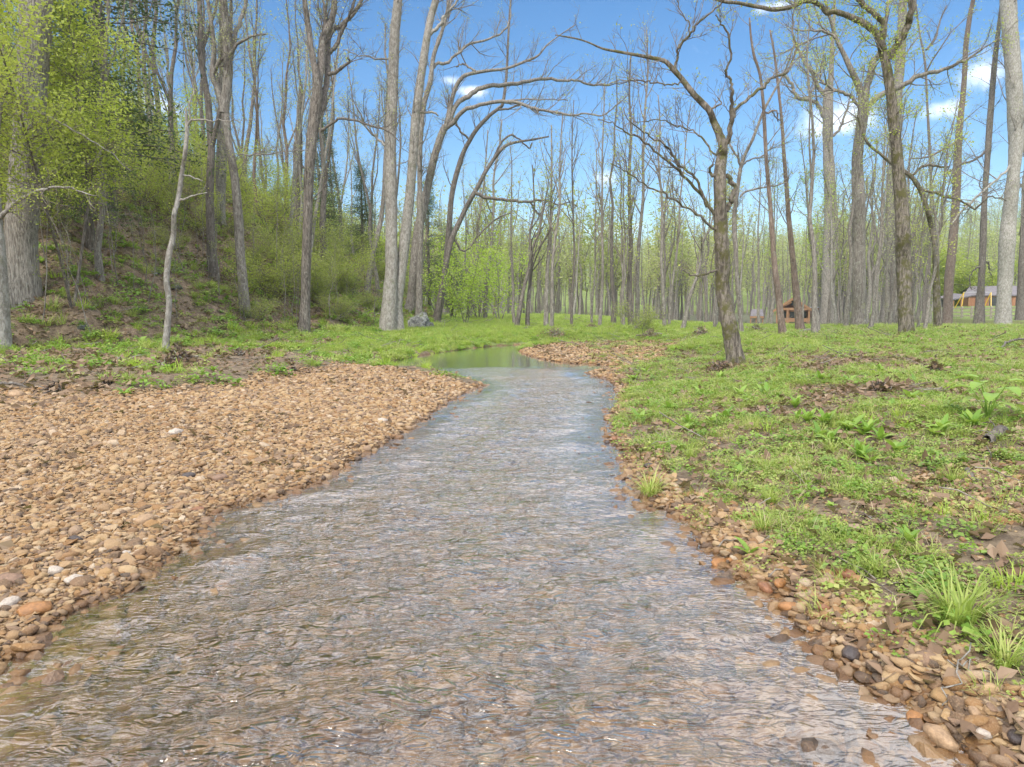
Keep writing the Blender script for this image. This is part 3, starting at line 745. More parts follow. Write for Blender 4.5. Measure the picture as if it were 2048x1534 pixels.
T('vine_tree', 'vine wrapped trunk on the slope behind the slender sapling, forking high up', 'tree',
  [[(490, 625, 21), (486, 570, 19), (480, 500, 18), (477, 440, 18), (470, 360, 16), (458, 285, 14), (450, 226, 14), (436, 180, 11), (425, 150, 10), (428, 90, 8), (420, 30, 7), (410, -40, 5)],
   [(449, 226, 18), (455, 150, 17), (452, 80, 16), (450, 10, 13), (444, -90, 9)],
   [(424, 152, 7), (440, 122, 7), (462, 108, 7), (480, 84, 5), (510, 72, 4), (530, 68, 3)],
   [(455, 150, 7), (472, 60, 8), (486, 20, 7), (500, -40, 5)],
   [(476, 310, 3), (520, 312, 3), (560, 304, 2), (610, 300, 2)]],
  B_GREY, L_PALE, 14, TW_DENSE, .3, .05)
T('white_tree', 'straight whitish trunk high on the slope between the vine wrapped tree and the slender sapling', 'tree',
  [[(441, 446, 18), (443, 400, 15), (446, 330, 15), (447, 240, 14), (444, 150, 12), (446, 40, 10), (440, -60, 8)]],
  B_WHITE, L_PALE, 15, TW_UP, .25, .07)
T('dark_tree', 'tall straight dark trunk at the grass edge left of the pale pair, forking high up', 'tree',
  [[(608, 668, 21), (611, 600, 19), (612, 540, 18), (615, 440, 18), (619, 330, 19), (628, 240, 22), (634, 190, 20), (632, 150, 14), (624, 110, 11), (617, 55, 10), (609, 0, 9), (600, -90, 7)],
   [(635, 185, 17), (643, 90, 14), (652, 60, 13), (662, 38, 12), (671, 0, 11), (680, -80, 8)],
   [(633, 236, 15), (645, 205, 13), (654, 160, 10), (656, 102, 10), (664, 61, 9), (688, 50, 8), (712, 22, 7), (735, -30, 5)],
   [(656, 150, 7), (674, 138, 7), (694, 122, 5), (700, 112, 4)],
   [(655, 110, 8), (672, 90, 8), (686, 56, 6), (700, 30, 5), (716, -20, 4)],
   [(643, 86, 6), (650, 20, 5), (640, -20, 4)],
   [(640, 264, 6), (658, 252, 5), (681, 240, 5), (719, 243, 4), (745, 252, 4), (783, 264, 3), (800, 280, 2)]],
  B_DARK, L_PALE, 16, TW_UP, .15, .05)
T('twin_pale_tree', 'left stem of the leaning pair of pale speckled trunks beside the boulder', 'tree',
  [[(776, 664, 34), (779, 600, 29), (783, 540, 25), (783, 500, 24), (782, 400, 23), (781, 300, 22), (784, 230, 21), (787, 130, 20), (790, 60, 19), (796, 0, 17), (800, -120, 14), (806, -260, 10)],
   [(781, 300, 6), (760, 285, 5), (742, 262, 4), (724, 232, 3), (708, 205, 2)],
   [(786, 120, 4), (740, 110, 3), (710, 104, 2), (690, 98, 2)]],
  B_WHITE, L_PALE, 17, TW_UP, .2, .06, flare=1.25)
T('twin_pale_tree', 'right stem of the pair of pale speckled trunks, leaning to the right as it rises', 'tree',
  [[(795, 664, 26), (794, 610, 21), (800, 560, 21), (806, 510, 21), (813, 450, 20), (821, 376, 18), (827, 300, 17), (831, 240, 17), (841, 160, 15), (853, 80, 14), (863, 30, 13), (874, -10, 13), (892, -110, 10), (905, -230, 7)],
   [(856, 72, 7), (866, 58, 7), (880, 50, 6), (893, 27, 5), (912, 0, 4), (925, -40, 3)],
   [(828, 238, 5), (842, 226, 4), (862, 224, 4), (874, 231, 3)]],
  B_WHITE, L_PALE, 18, TW_UP, .15, .06, flare=1.25)
T('arching_tree', 'brown trunk right behind the pale pair whose limbs arch far out over the stream', 'tree',
  [[(820, 625, 24), (824, 590, 19), (829, 540, 20), (837, 459, 19), (846, 420, 17), (856, 372, 15), (866, 325, 15), (876, 290, 14), (886, 262, 14), (894, 248, 12), (900, 215, 9), (910, 178, 8), (922, 158, 8), (935, 149, 7), (971, 142, 6), (1012, 137, 5), (1047, 124, 5), (1075, 112, 4), (1094, 90, 3), (1120, 70, 2), (1150, 50, 2)],
   [(897, 246, 10), (915, 210, 9), (932, 194, 9), (951, 184, 9), (985, 171, 8), (1033, 167, 7), (1081, 159, 6), (1125, 159, 5), (1150, 164, 4), (1176, 170, 4), (1215, 169, 3), (1249, 162, 2), (1290, 168, 2)],
   [(890, 256, 10), (903, 250, 9), (927, 224, 8), (961, 207, 7), (1006, 204, 7), (1047, 208, 6), (1081, 220, 5), (1115, 223, 5), (1150, 235, 4), (1175, 229, 3), (1205, 229, 3), (1232, 210, 2), (1258, 190, 2)],
   [(951, 142, 4), (940, 130, 4), (925, 126, 3), (912, 132, 3)],
   [(1000, 205, 4), (1040, 196, 3), (1090, 197, 2), (1140, 200, 2)]],
  B_GREY, L_SPRING, 19, dict(lv=[(1.9, .3, 48, 1, .3), (2.4, .15, 42, 1, .15), (3.4, .1, 40, 1, .06)], len=[1.5, .65, .3], max=900, trunkden=.8), .18, .055)
T('forked_tree', 'thin grey trunk hugging the pale pair and spreading into rising forked branches above it', 'tree',
  [[(838, 640, 14), (839, 560, 12), (841, 470, 11), (840, 400, 10), (840, 300, 10), (846, 219, 10), (853, 190, 10), (861, 160, 9), (867, 113, 8), (880, 75, 7), (890, 40, 6), (897, 5, 5), (905, -60, 4)],
   [(859, 160, 6), (862, 143, 5), (876, 131, 6), (893, 130, 6), (905, 118, 5), (920, 104, 5), (941, 89, 5), (978, 75, 4), (1013, 56, 3), (1022, 20, 2)],
   [(869, 100, 5), (885, 60, 5), (893, 27, 4), (905, -20, 3)],
   [(841, 330, 5), (838, 300, 6), (842, 345, 5)]],
  B_GREY, L_PALE, 20, TW_UP, .2, .05)
T('leaning_tree', 'grey trunk leaning right beyond the arching tree, split high over the water', 'tree',
  [[(873, 640, 15), (884, 590, 13), (893, 520, 12), (899, 444, 11), (903, 396, 10), (912, 352, 10), (926, 307, 9), (940, 280, 8), (954, 258, 8), (978, 232, 7), (998, 216, 6), (1006, 205, 6), (1013, 150, 5), (1016, 85, 4), (1019, 34, 4), (1024, -30, 3)],
   [(990, 222, 5), (1020, 214, 4), (1046, 208, 3), (1084, 226, 3)],
   [(940, 282, 4), (920, 262, 4), (905, 236, 3), (900, 200, 3)]],
  B_DARK, L_SPRING, 21, TW_UP, .35, .055)
T('bowed_tree', 'dark bowed tree with long low limbs reaching right above the bright green saplings', 'tree',
  [[(874, 648, 13), (880, 600, 11), (889, 545, 10), (903, 480, 10), (916, 450, 10), (930, 420, 9), (945, 392, 9), (958, 369, 8), (970, 345, 8), (985, 322, 7), (1000, 302, 7), (1014, 290, 6), (1034, 284, 5), (1060, 280, 4), (1098, 273, 3)],
   [(949, 384, 7), (960, 390, 7), (989, 396, 6), (1020, 402, 6), (1047, 405, 5), (1078, 402, 4), (1115, 406, 3), (1140, 408, 2), (1158, 416, 2)],
   [(1061, 405, 4), (1070, 420, 4), (1083, 435, 3)],
   [(984, 322, 4), (992, 296, 4), (1006, 278, 4), (1022, 270, 4), (1036, 274, 3), (1046, 286, 3), (1058, 294, 3), (1062, 284, 3)],
   [(905, 470, 5), (930, 500, 4), (960, 470, 3), (990, 440, 3), (1020, 424, 2)]],
  B_DARK, L_SPRING, 22, dict(lv=[(1.6, .3, 55, 1, .3), (2.6, .15, 45, 1, .15), (4, .1, 40, 1, .06)], len=[1.0, .45, .22], max=700), .3, .06)
T('leaning_tree', 'slim mossy trunk leaning left on the slope just left of the pale pair', 'tree',
  [[(733, 585, 13), (740, 540, 11), (750, 490, 10), (762, 440, 9), (768, 380, 8), (772, 300, 8), (782, 180, 6), (790, 80, 5), (800, -40, 4)]],
  B_GREY, L_OLIVE, 23, TW_UP, .4, .06)

# right bank
T('mossy_leaning_tree', 'mossy leaning tree on the right bank, alone beside the stream with spreading bare limbs', 'tree',
  [[(1473, 729, 37), (1466, 690, 33), (1459, 650, 31), (1451, 610, 29), (1445, 570, 27), (1446, 530, 29), (1444, 490, 27), (1441, 450, 26), (1441, 405, 24), (1440, 352, 23), (1443, 315, 20), (1446, 293, 18), (1438, 266, 15), (1428, 244, 13), (1420, 223, 12), (1405, 206, 12), (1390, 191, 11), (1376, 174, 11), (1364, 158, 10), (1346, 138, 10), (1329, 122, 8), (1300, 115, 7), (1279, 111, 6), (1235, 103, 5), (1205, 97, 4), (1175, 84, 3), (1147, 76, 3), (1110, 70, 2)],
   [(1446, 295, 11), (1455, 273, 10), (1461, 238, 9), (1462, 206, 7), (1462, 182, 6), (1456, 160, 5), (1455, 141, 5), (1463, 118, 4), (1458, 70, 4), (1445, 48, 3), (1434, 34, 2)],
   [(1461, 240, 7), (1475, 215, 6), (1493, 199, 6), (1511, 184, 6), (1528, 170, 6), (1547, 158, 5), (1563, 147, 5), (1578, 132, 5), (1588, 118, 4), (1593, 94, 4), (1587, 59, 3), (1587, 20, 2), (1590, -30, 2)],
   [(1350, 140, 5), (1354, 120, 5), (1361, 97, 5), (1370, 80, 5), (1379, 70, 5), (1395, 50, 4), (1413, 34, 4), (1432, 18, 3), (1450, 0, 3), (1470, -30, 2)],
   [(1379, 70, 3), (1376, 44, 3), (1362, 24, 2), (1358, -10, 2)],
   [(1364, 165, 4), (1340, 167, 3), (1316, 165, 3), (1290, 162, 3), (1260, 161, 2), (1230, 168, 2), (1180, 169, 1.5)],
   [(1452, 350, 9), (1462, 362, 9), (1470, 376, 9), (1466, 392, 9), (1459, 408, 9), (1450, 424, 10)],
   [(1435, 312, 4), (1424, 296, 4), (1402, 276, 4), (1385, 262, 3), (1367, 252, 3), (1345, 246, 3), (1323, 243, 2), (1293, 240, 2), (1265, 246, 1.5)],
   [(1443, 440, 9), (1428, 430, 7), (1414, 414, 6), (1395, 385, 6), (1367, 349, 5), (1345, 328, 5), (1323, 311, 4), (1300, 290, 4), (1279, 273, 4), (1250, 259, 3), (1225, 246, 2), (1196, 238, 2)],
   [(1414, 414, 6), (1400, 380, 5), (1390, 356, 5), (1362, 332, 5), (1340, 302, 4), (1323, 284, 4), (1300, 272, 3), (1282, 261, 3), (1258, 240, 2), (1246, 214, 2)],
   [(1441, 465, 7), (1418, 449, 5), (1398, 430, 5), (1376, 417, 4), (1350, 400, 4), (1323, 387, 4), (1295, 372, 3), (1264, 352, 3), (1245, 338, 2), (1226, 328, 2)],
   [(1440, 540, 6), (1424, 541, 5), (1402, 548, 4), (1380, 549, 3), (1362, 540, 2)],
   [(1420, 223, 4), (1432, 214, 4), (1442, 204, 3), (1438, 196, 2)],
   [(1436, 345, 6), (1424, 346, 6), (1416, 338, 5), (1424, 330, 5)]],
  B_MOSSY, L_SPRING, 31, dict(lv=[(1.5, .15, 48, 1, .32), (3.0, .15, 42, 1, .2), (4.5, .15, 40, 1, .1)], len=[1.15, .5, .22], max=900, trunkden=.55, trunk0=.45, wig=.12), .05, .05, limbdrift=.5, flare=1.12)
T('grey_bending_tree', 'slim grey trunk close behind the mossy leaning tree, curving right as it rises', 'tree',
  [[(1483, 668, 9), (1479, 620, 8), (1474, 560, 8), (1472, 500, 8), (1468, 440, 8), (1474, 390, 7), (1481, 337, 7), (1490, 310, 6), (1505, 279, 6), (1516, 250, 5), (1528, 220, 5), (1544, 190, 4), (1558, 165, 4), (1575, 130, 3), (1590, 80, 2)],
   [(1482, 332, 5), (1474, 315, 4), (1462, 292, 4), (1458, 276, 3)],
   [(1480, 395, 4), (1500, 380, 4), (1540, 372, 3), (1575, 368, 2)],
   [(1484, 330, 4), (1506, 316, 3), (1530, 306, 3), (1550, 282, 2)]],
  B_GREY, L_PALE, 32, TW_UP, .1, .05)
T('limb_arching_tree', 'rough barked tree on the right whose crooked mossy limb sweeps left along the top', 'tree',
  [[(1813, 667, 28), (1810, 620, 27), (1809, 576, 27), (1807, 520, 28), (1806, 470, 27), (1803, 411, 25), (1797, 350, 22), (1794, 310, 21), (1788, 249, 20), (1783, 200, 18), (1776, 150, 17), (1771, 123, 16), (1766, 105, 16), (1762, 88, 15), (1752, 66, 13), (1738, 54, 12), (1727, 46, 12), (1697, 32, 10), (1680, 26, 10), (1668, 23, 9), (1654, 26, 9), (1642, 12, 8), (1625, 3, 8), (1606, 3, 8), (1590, 11, 8), (1574, 16, 8), (1545, 19, 8), (1525, 15, 7), (1507, 12, 7), (1477, 6, 6), (1448, 3, 6), (1418, -6, 4), (1380, -20, 3)],
   [(1762, 90, 11), (1766, 66, 11), (1765, 44, 10), (1752, 27, 10), (1736, 14, 9), (1721, 3, 9), (1705, -20, 8), (1680, -60, 6)],
   [(1779, 118, 13), (1788, 98, 12), (1800, 82, 13), (1812, 62, 12), (1820, 40, 12), (1824, 14, 12), (1818, -20, 11), (1812, -90, 9)]],
  B_MOSSY, L_SPRING, 33, dict(lv=[(1.7, .3, 52, 1, .15), (2.8, .15, 45, 1, .08), (4, .1, 42, 1, .04)], len=[1.5, .65, .3], max=1000, trunkden=.9), .8, .075, flare=1.15)
T('pale_column_tree', 'thick pale grey trunk directly behind the rough barked tree with the sweeping limb', 'tree',
  [[(1781, 650, 32), (1782, 600, 29), (1783, 547, 28), (1784, 470, 26), (1786, 400, 24), (1790, 300, 20), (1794, 191, 19), (1799, 140, 17), (1804, 60, 16), (1806, 0, 15), (1810, -120, 12)]],
  B_GREY, L_SPRING, 34, TW_BIG, .5, .09)
T('broad_fork_tree', 'grey trunk dividing into a wide Y, next right of the broad grey one', 'tree',
  [[(1718, 655, 31), (1718, 620, 27), (1718, 576, 27), (1717, 488, 25), (1717, 400, 25), (1715, 350, 22), (1715, 308, 20), (1723, 250, 20), (1727, 211, 20), (1722, 185, 14), (1712, 160, 12), (1703, 141, 11), (1689, 111, 9), (1676, 84, 7), (1664, 50, 6), (1650, 0, 4)],
   [(1727, 208, 16), (1733, 180, 13), (1742, 145, 12), (1750, 122, 11), (1759, 108, 10), (1768, 60, 7), (1778, 0, 5)],
   [(1718, 212, 6), (1709, 200, 6), (1697, 190, 6), (1683, 182, 6), (1662, 176, 5), (1645, 162, 4), (1618, 130, 3)],
   [(1730, 216, 11), (1740, 210, 10), (1759, 194, 10), (1774, 185, 10), (1806, 170, 9), (1838, 153, 8), (1873, 144, 7), (1900, 132, 6), (1925, 118, 5), (1960, 100, 3)],
   [(1684, 105, 5), (1676, 80, 5), (1664, 68, 5), (1640, 62, 4), (1600, 60, 3), (1585, 58, 2)]],
  B_GREY, L_SPRING, 35, TW_BIG, .65, .09)
T('mossy_crooked_tree', 'crooked mossy tree bowing left over the gap between the big right hand trunks', 'tree',
  [[(1876, 656, 14), (1874, 620, 13), (1873, 576, 13), (1871, 520, 11), (1870, 488, 10), (1862, 450, 9), (1856, 425, 9), (1848, 400, 9), (1840, 378, 9), (1828, 360, 8), (1818, 349, 8), (1800, 338, 7), (1782, 326, 6), (1768, 314, 6), (1759, 306, 5), (1745, 296, 5), (1733, 282, 5), (1722, 256, 4), (1715, 230, 3)],
   [(1822, 352, 5), (1850, 330, 5), (1880, 334, 4), (1900, 330, 3)],
   [(1840, 378, 5), (1880, 390, 5), (1920, 402, 4), (1950, 418, 4), (1975, 400, 3), (2010, 405, 2)]],
  B_MOSSY, L_OLIVE, 36, TW_DENSE, .12, .05)
T('grey_tree', 'broad grey trunk with one curved arm on its left, right of the reddish pair', 'tree',
  [[(1656, 652, 29), (1656, 600, 26), (1657, 547, 25), (1660, 459, 24), (1661, 400, 22), (1659, 350, 21), (1656, 293, 19), (1656, 220, 19), (1657, 185, 17), (1662, 150, 10), (1664, 100, 8), (1668, 40, 6), (1670, -30, 4)],
   [(1656, 240, 9), (1648, 228, 8), (1636, 208, 8), (1622, 199, 7), (1600, 195, 7), (1590, 184, 6), (1586, 170, 6), (1574, 155, 5), (1568, 140, 4)],
   [(1655, 200, 10), (1640, 172, 8), (1628, 150, 6), (1612, 124, 5), (1590, 80, 3)],
   [(1665, 272, 5), (1678, 262, 5), (1690, 236, 4), (1698, 205, 3)],
   [(1616, 196, 4), (1627, 188, 4), (1630, 174, 3)]],
  B_GREY, L_SPRING, 37, TW_BIG, .6, .09)
T('dark_y_tree', 'small dark Y-shaped tree between the two broad grey trunks', 'tree',
  [[(1681, 645, 16), (1682, 600, 13), (1683, 547, 12), (1684, 505, 12), (1676, 475, 7), (1673, 450, 6), (1672, 410, 5), (1664, 360, 4)],
   [(1684, 508, 9), (1694, 480, 8), (1706, 459, 7), (1716, 430, 6), (1728, 400, 5), (1736, 350, 4)]],
  B_DARK, L_OLIVE, 38, TW_DENSE, .2, .06)
T('brown_tree', 'straight brown trunk rising just right of the crooked mossy tree', 'tree',
  [[(1894, 648, 17), (1896, 600, 17), (1898, 560, 17), (1904, 500, 16), (1909, 440, 15), (1913, 380, 15), (1915, 320, 14), (1918, 264, 12), (1925, 200, 10), (1929, 150, 9), (1932, 90, 9), (1940, 30, 8), (1948, -10, 7), (1958, -90, 6)],
   [(1917, 280, 5), (1900, 290, 5), (1880, 300, 4), (1850, 312, 3), (1820, 318, 2)]],
  B_WARM, L_SPRING, 39, TW_UP, .5, .08)
T('ivy_tree', 'dark trunk in front of the orange barn, with thin curling branches low down', 'tree',
  [[(1958, 650, 19), (1961, 590, 14), (1964, 540, 12), (1967, 459, 12), (1969, 400, 10), (1974, 330, 10), (1978, 270, 11), (1985, 176, 10), (1991, 110, 9), (1998, 50, 7), (2004, 0, 6), (2012, -80, 5)],
   [(1962, 533, 4), (1950, 538, 3), (1944, 550, 2), (1938, 562, 2), (1940, 580, 1.5)],
   [(1966, 523, 4), (1975, 525, 3), (1979, 532, 3), (1976, 545, 2), (1982, 552, 1.5)],
   [(1975, 300, 5), (1950, 320, 4), (1925, 328, 4), (1895, 342, 3)]],
  B_DARK, L_SPRING, 40, TW_DENSE, .4, .07)
T('mottled_tree', 'thick pale trunk blotched with moss near the right edge', 'tree',
  [[(2006, 652, 29), (2008, 600, 26), (2011, 550, 27), (2014, 488, 29), (2018, 440, 26), (2022, 400, 25), (2028, 340, 22), (2032, 293, 25), (2031, 230, 28), (2029, 176, 28), (2025, 120, 27), (2020, 60, 27), (2016, 0, 28), (2010, -120, 24), (2000, -260, 18)],
   [(2024, 330, 5), (2000, 350, 4), (1970, 378, 4), (1945, 404, 4), (1920, 432, 3), (1905, 450, 2)],
   [(2030, 240, 5), (2050, 300, 4), (2046, 380, 3), (2040, 470, 2)]],
  B_WHITE, L_BRIGHT, 41, TW_BIG, .25, .06, flare=1.2)
T('dark_edge_tree', 'dark trunk half cut off by the right edge', 'tree',
  [[(2041, 640, 17), (2042, 600, 16), (2044, 540, 14), (2048, 470, 13), (2052, 380, 12), (2060, 250, 10), (2070, 100, 8)]],
  B_DARK, L_SPRING, 42, TW_UP, .3, .06)
T('reddish_tree', 'slim reddish trunk in front of the timber cabin, left one of its two', 'tree',
  [[(1566, 671, 16), (1562, 640, 14), (1558, 600, 13), (1553, 560, 12), (1548, 517, 11), (1543, 450, 9), (1540, 405, 8), (1536, 360, 8), (1532, 310, 7), (1529, 250, 7), (1526, 200, 6), (1520, 150, 5), (1508, 110, 5), (1502, 75, 4), (1499, 35, 3)],
   [(1531, 225, 4), (1550, 224, 3), (1556, 236, 3), (1553, 245, 2)]],
  B_WARM, L_PALE, 43, TW_UP, .1, .05)
T('reddish_tree', 'pale brown slim trunk leaning left before the timber cabin, next to the reddish one', 'tree',
  [[(1601, 664, 17), (1597, 630, 15), (1592, 580, 14), (1587, 530, 11), (1582, 480, 10), (1577, 429, 9), (1573, 370, 8), (1568, 310, 7), (1565, 260, 6), (1561, 215, 5), (1556, 170, 5), (1549, 110, 4), (1540, 60, 3)]],
  B_WARM, L_PALE, 44, TW_UP, .15, .05)
T('snag', 'broken dead dark trunk standing on the slope left of the tall dark tree', 'dead tree',
  [[(592, 310, 10), (594, 280, 9), (597, 240, 9), (600, 205, 8), (602, 180, 7), (604, 168, 3)]], B_DARK, None, 45, dict(lv=[(.8, .6, 60, 1, .2)], len=[.5], max=10), 0, depth=46)
T('wavy_stem_tree', 'thin wavy stem between the rough barked tree and the brown trunk', 'tree',
  [[(1845, 652, 7), (1852, 600, 6), (1858, 540, 6), (1861, 470, 5), (1862, 400, 5), (1861, 340, 5), (1858, 270, 5), (1854, 200, 4), (1852, 150, 4), (1848, 110, 4), (1840, 70, 3), (1833, 20, 3), (1828, -40, 2)],
   [(1852, 100, 4), (1868, 80, 4), (1880, 50, 3), (1890, 10, 2)]],
  B_DARK, L_SPRING, 46, TW_DENSE, .25, .05)
# thin mid-distance trees that stand out in the clearing, each at its own place
for k, (px, py, w, top, lean, lab) in enumerate((
    (1092, 654, 9, 250, 14, 'pale grey trunk, left one of the close pair beyond the bend of the stream'),
    (1103, 656, 7, 230, 22, 'darker trunk, right one of the close pair beyond the bend of the stream'),
    (1033, 656, 9, 380, 60, 'short dark trunk leaning right under bright leaves beyond the left bank'),
    (1055, 655, 8, 330, 12, 'dark upright trunk just right of the leaning one beyond the left bank'),
    (1143, 654, 5, 200, 4, 'very thin dark trunk standing alone in the meadow beyond the bend'),
    (1199, 654, 6, 170, 8, 'thin trunk in the meadow right of the lone thin one'),
    (1183, 650, 4, 300, 14, 'slight trunk close to its neighbour over the bare earth mound'),
    (1262, 654, 10, 110, -2, 'dark trunk behind the leafy bush, left one of the tall cluster'),
    (1275, 650, 8, 60, 22, 'trunk behind the leafy bush, right one of the tall cluster'),
    (1329, 656, 7, 190, -10, 'grey trunk right of the tall cluster at the end of the gravel spit'),
    (1338, 652, 5, 210, 40, 'thin trunk splaying right at the end of the gravel spit'),
    (1365, 660, 8, 420, 62, 'leaning trunk bent right beyond the gravel spit'),
    (1245, 652, 5, 320, -6, 'thin pale trunk left of the tall cluster'),
    (970, 640, 8, 240, 30, 'grey trunk among the bright green saplings on the left bank'),
    (942, 636, 7, 260, 34, 'slim trunk leaning right among the bright green saplings'))):
    rg = np.random.default_rng(200 + k); ln = []
    for t in np.linspace(0, 1, 8):
        ln.append((px + lean * t + rg.normal() * 2.2 * (t > 0), py + (top - py) * t, w * (1 - .8 * t) + .6))
    T('clearing_tree', lab, 'tree', [ln], B_DARK if k in (2, 3, 4, 7) else B_GREY, L_BRIGHT if k in (2, 13, 14) else L_PALE, 300 + k,
      dict(lv=[(1.1, .4, 38, 1, .35), (1.6, .2, 36, 1, .2), (2.4, .2, 36, 1, .1)], len=[2.2, .9, .4], max=260, trunkden=1.0), .55 if k in (2, 13, 14) else .22, .09)
# ------------------------------------------------------------------ trees and bushes nobody could tell apart one from the next
r = np.random.default_rng(77)
PT = [proto_tree(1000 + k, h, rr, bk, lf, fk, .03, 1.0, min(1, ln * 1.5), .12, lo, sp, 1000, 3, 2) for k, (h, rr, bk, lf, fk, ln, lo, sp) in enumerate((
    (15, .15, B_GREY, L_PALE, 1, .35, .38, .9), (17, .19, B_DARK, L_PALE, 2, .25, .42, .8), (13, .12, B_GREY, L_BRIGHT, 1, .6, .3, .9),
    (16, .16, B_DARK, L_SPRING, 0, .3, .4, 1.0), (14, .13, B_WHITE, L_PALE, 1, .3, .4, .8), (18, .22, B_GREY, L_PALE, 2, .18, .45, .9),
    (12, .10, B_GREY, L_SPRING, 1, .6, .25, 1.0), (16, .15, B_WARM, L_OLIVE, 1, .35, .35, .9)))]
UN = [leafy_bush(2000 + k, h, w, lf, st, ls, dn, 3, 1800, arch=ar) for k, (h, w, lf, st, ls, dn, ar) in enumerate((
    (4.5, 2.6, L_OLIVE, 6, .12, .9, .15), (3.4, 2.2, L_OLIVE, 6, .11, .9, .1), (5.5, 3.0, L_SPRING, 5, .13, .8, .1), (6.0, 2.2, L_BRIGHT, 4, .14, .65, .05)))]
NEARL = [leafy_bush(2100 + k, h, w, L_SPRING, st, .085, 1.25, 6, 3000, arch=.12, t0=t0) for k, (h, w, st, t0) in enumerate(((8.6, 3.6, 2, .34), (7.6, 3.4, 2, .30)))]
CED = [cedar(2200, 11, 2.3), cedar(2201, 8, 1.8)]
used_xy = []
def free(x, y, d):
    for a, b in used_xy:
        if (a - x) ** 2 + (b - y) ** 2 < d * d: return False
    used_xy.append((x, y)); return True
PD = ('slim pale-budded grey tree', 'dark many-stemmed tree', 'grey tree in bright leaf', 'dark bare tree', 'whitish slim tree', 'tall forked grey tree', 'small tree in fresh green', 'brown olive-leaved tree')
def where_slope(x, y):
    px = 1024 + F * x / y; h = float(gz(x, y))
    return ('low' if h < 7 else 'midway' if h < 14 else 'high') + ' up the slope ' + ('left of' if px < 440 else 'behind' if px < 640 else 'right of') + ' the tall dark tree'
def where_wood(x, y):
    px = 1024 + F * x / y
    return ('at the edge of' if y < 58 else 'deep in') + ' the wood ' + ('behind the saplings' if px < 1030 else 'across the stream bend' if px < 1240 else 'beyond the gravel spit' if px < 1450 else 'behind the big right trunks')
# hillside woods
for k in range(900):
    y = r.uniform(14, 74); x = -r.uniform(3, 62)
    h = float(grid_i(HD, x, y))
    if h < 3.0 or h > 40 or not in_view(np.array([x]), np.array([y]), float(gz(x, y)) + 4, .3)[0] or y < 18 and h < 7: continue
    if not free(x, y, 2.3): continue
    pi = [0, 1, 3, 4, 5, 7, 4, 0][r.integers(8)]; p = PT[pi]
    plant_tree('hillside_tree', p, PD[pi] + ' ' + where_slope(x, y), 'tree', x, y, r.uniform(0, 6.28), r.uniform(.75, 1.05),
               'slim trees of the wooded slope', tilt=(r.normal(0, .03), .07 + r.normal(0, .04)))
    if len(used_xy) > 112: break
n0 = len(used_xy)
# wood beyond the meadow
cnt = 0
for k in range(6000):
    y = 36 + 95 * r.random() ** .8; x = r.uniform(-30, 95)
    if float(grid_i(HD, x, y)) > 2 or not in_view(np.array([x]), np.array([y]), 2, .03)[0]: continue
    px = 1024 + F * x / y
    if px < 880 and y < 44: continue
    dens = 1.0
    if 1040 < px < 1560: dens = .22 if y < 66 else .65
    if 1880 < px < 2060 and y > 40: continue
    if 1480 < px < 1650 and 40 < y < 112: dens = .18
    if r.random() > dens or not free(x, y, 1.9): continue
    pi = r.integers(8)
    if px > 1350 and r.random() < .35: pi = [1, 5, 3][r.integers(3)]
    p = PT[pi]
    plant_tree('woodland_tree', p, PD[pi] + ' ' + where_wood(x, y), 'tree', x, y, r.uniform(0, 6.28),
               r.uniform(.72, 1.1) * (.82 if px < 1500 else 1.0), 'trees of the open wood beyond the stream', tilt=(r.normal(0, .03), r.normal(0, .035)))
    cnt += 1
    if cnt >= 160: break
# thin saplings filling the right hand wood
for k in range(300):
    y = r.uniform(26, 46); x = r.uniform(9, 36); px = 1024 + F * x / y
    if px < 1390 or px > 2100 or (1875 < px < 2060 and y > 24): continue
    if not free(x, y, 1.7): continue
    pi = [2, 6, 4, 0][r.integers(4)]
    plant_tree('thin_tree', PT[pi], 'young ' + PD[pi] + (' right of the mossy leaning tree' if px < 1650 else ' among the large right trunks'), 'tree', x, y, r.uniform(0, 6.28),
               r.uniform(.5, .8), 'thin young trees among the large right bank trunks', tilt=(r.normal(0, .05), r.normal(0, .05)))
    if len(used_xy) > n0 + cnt + 22: break

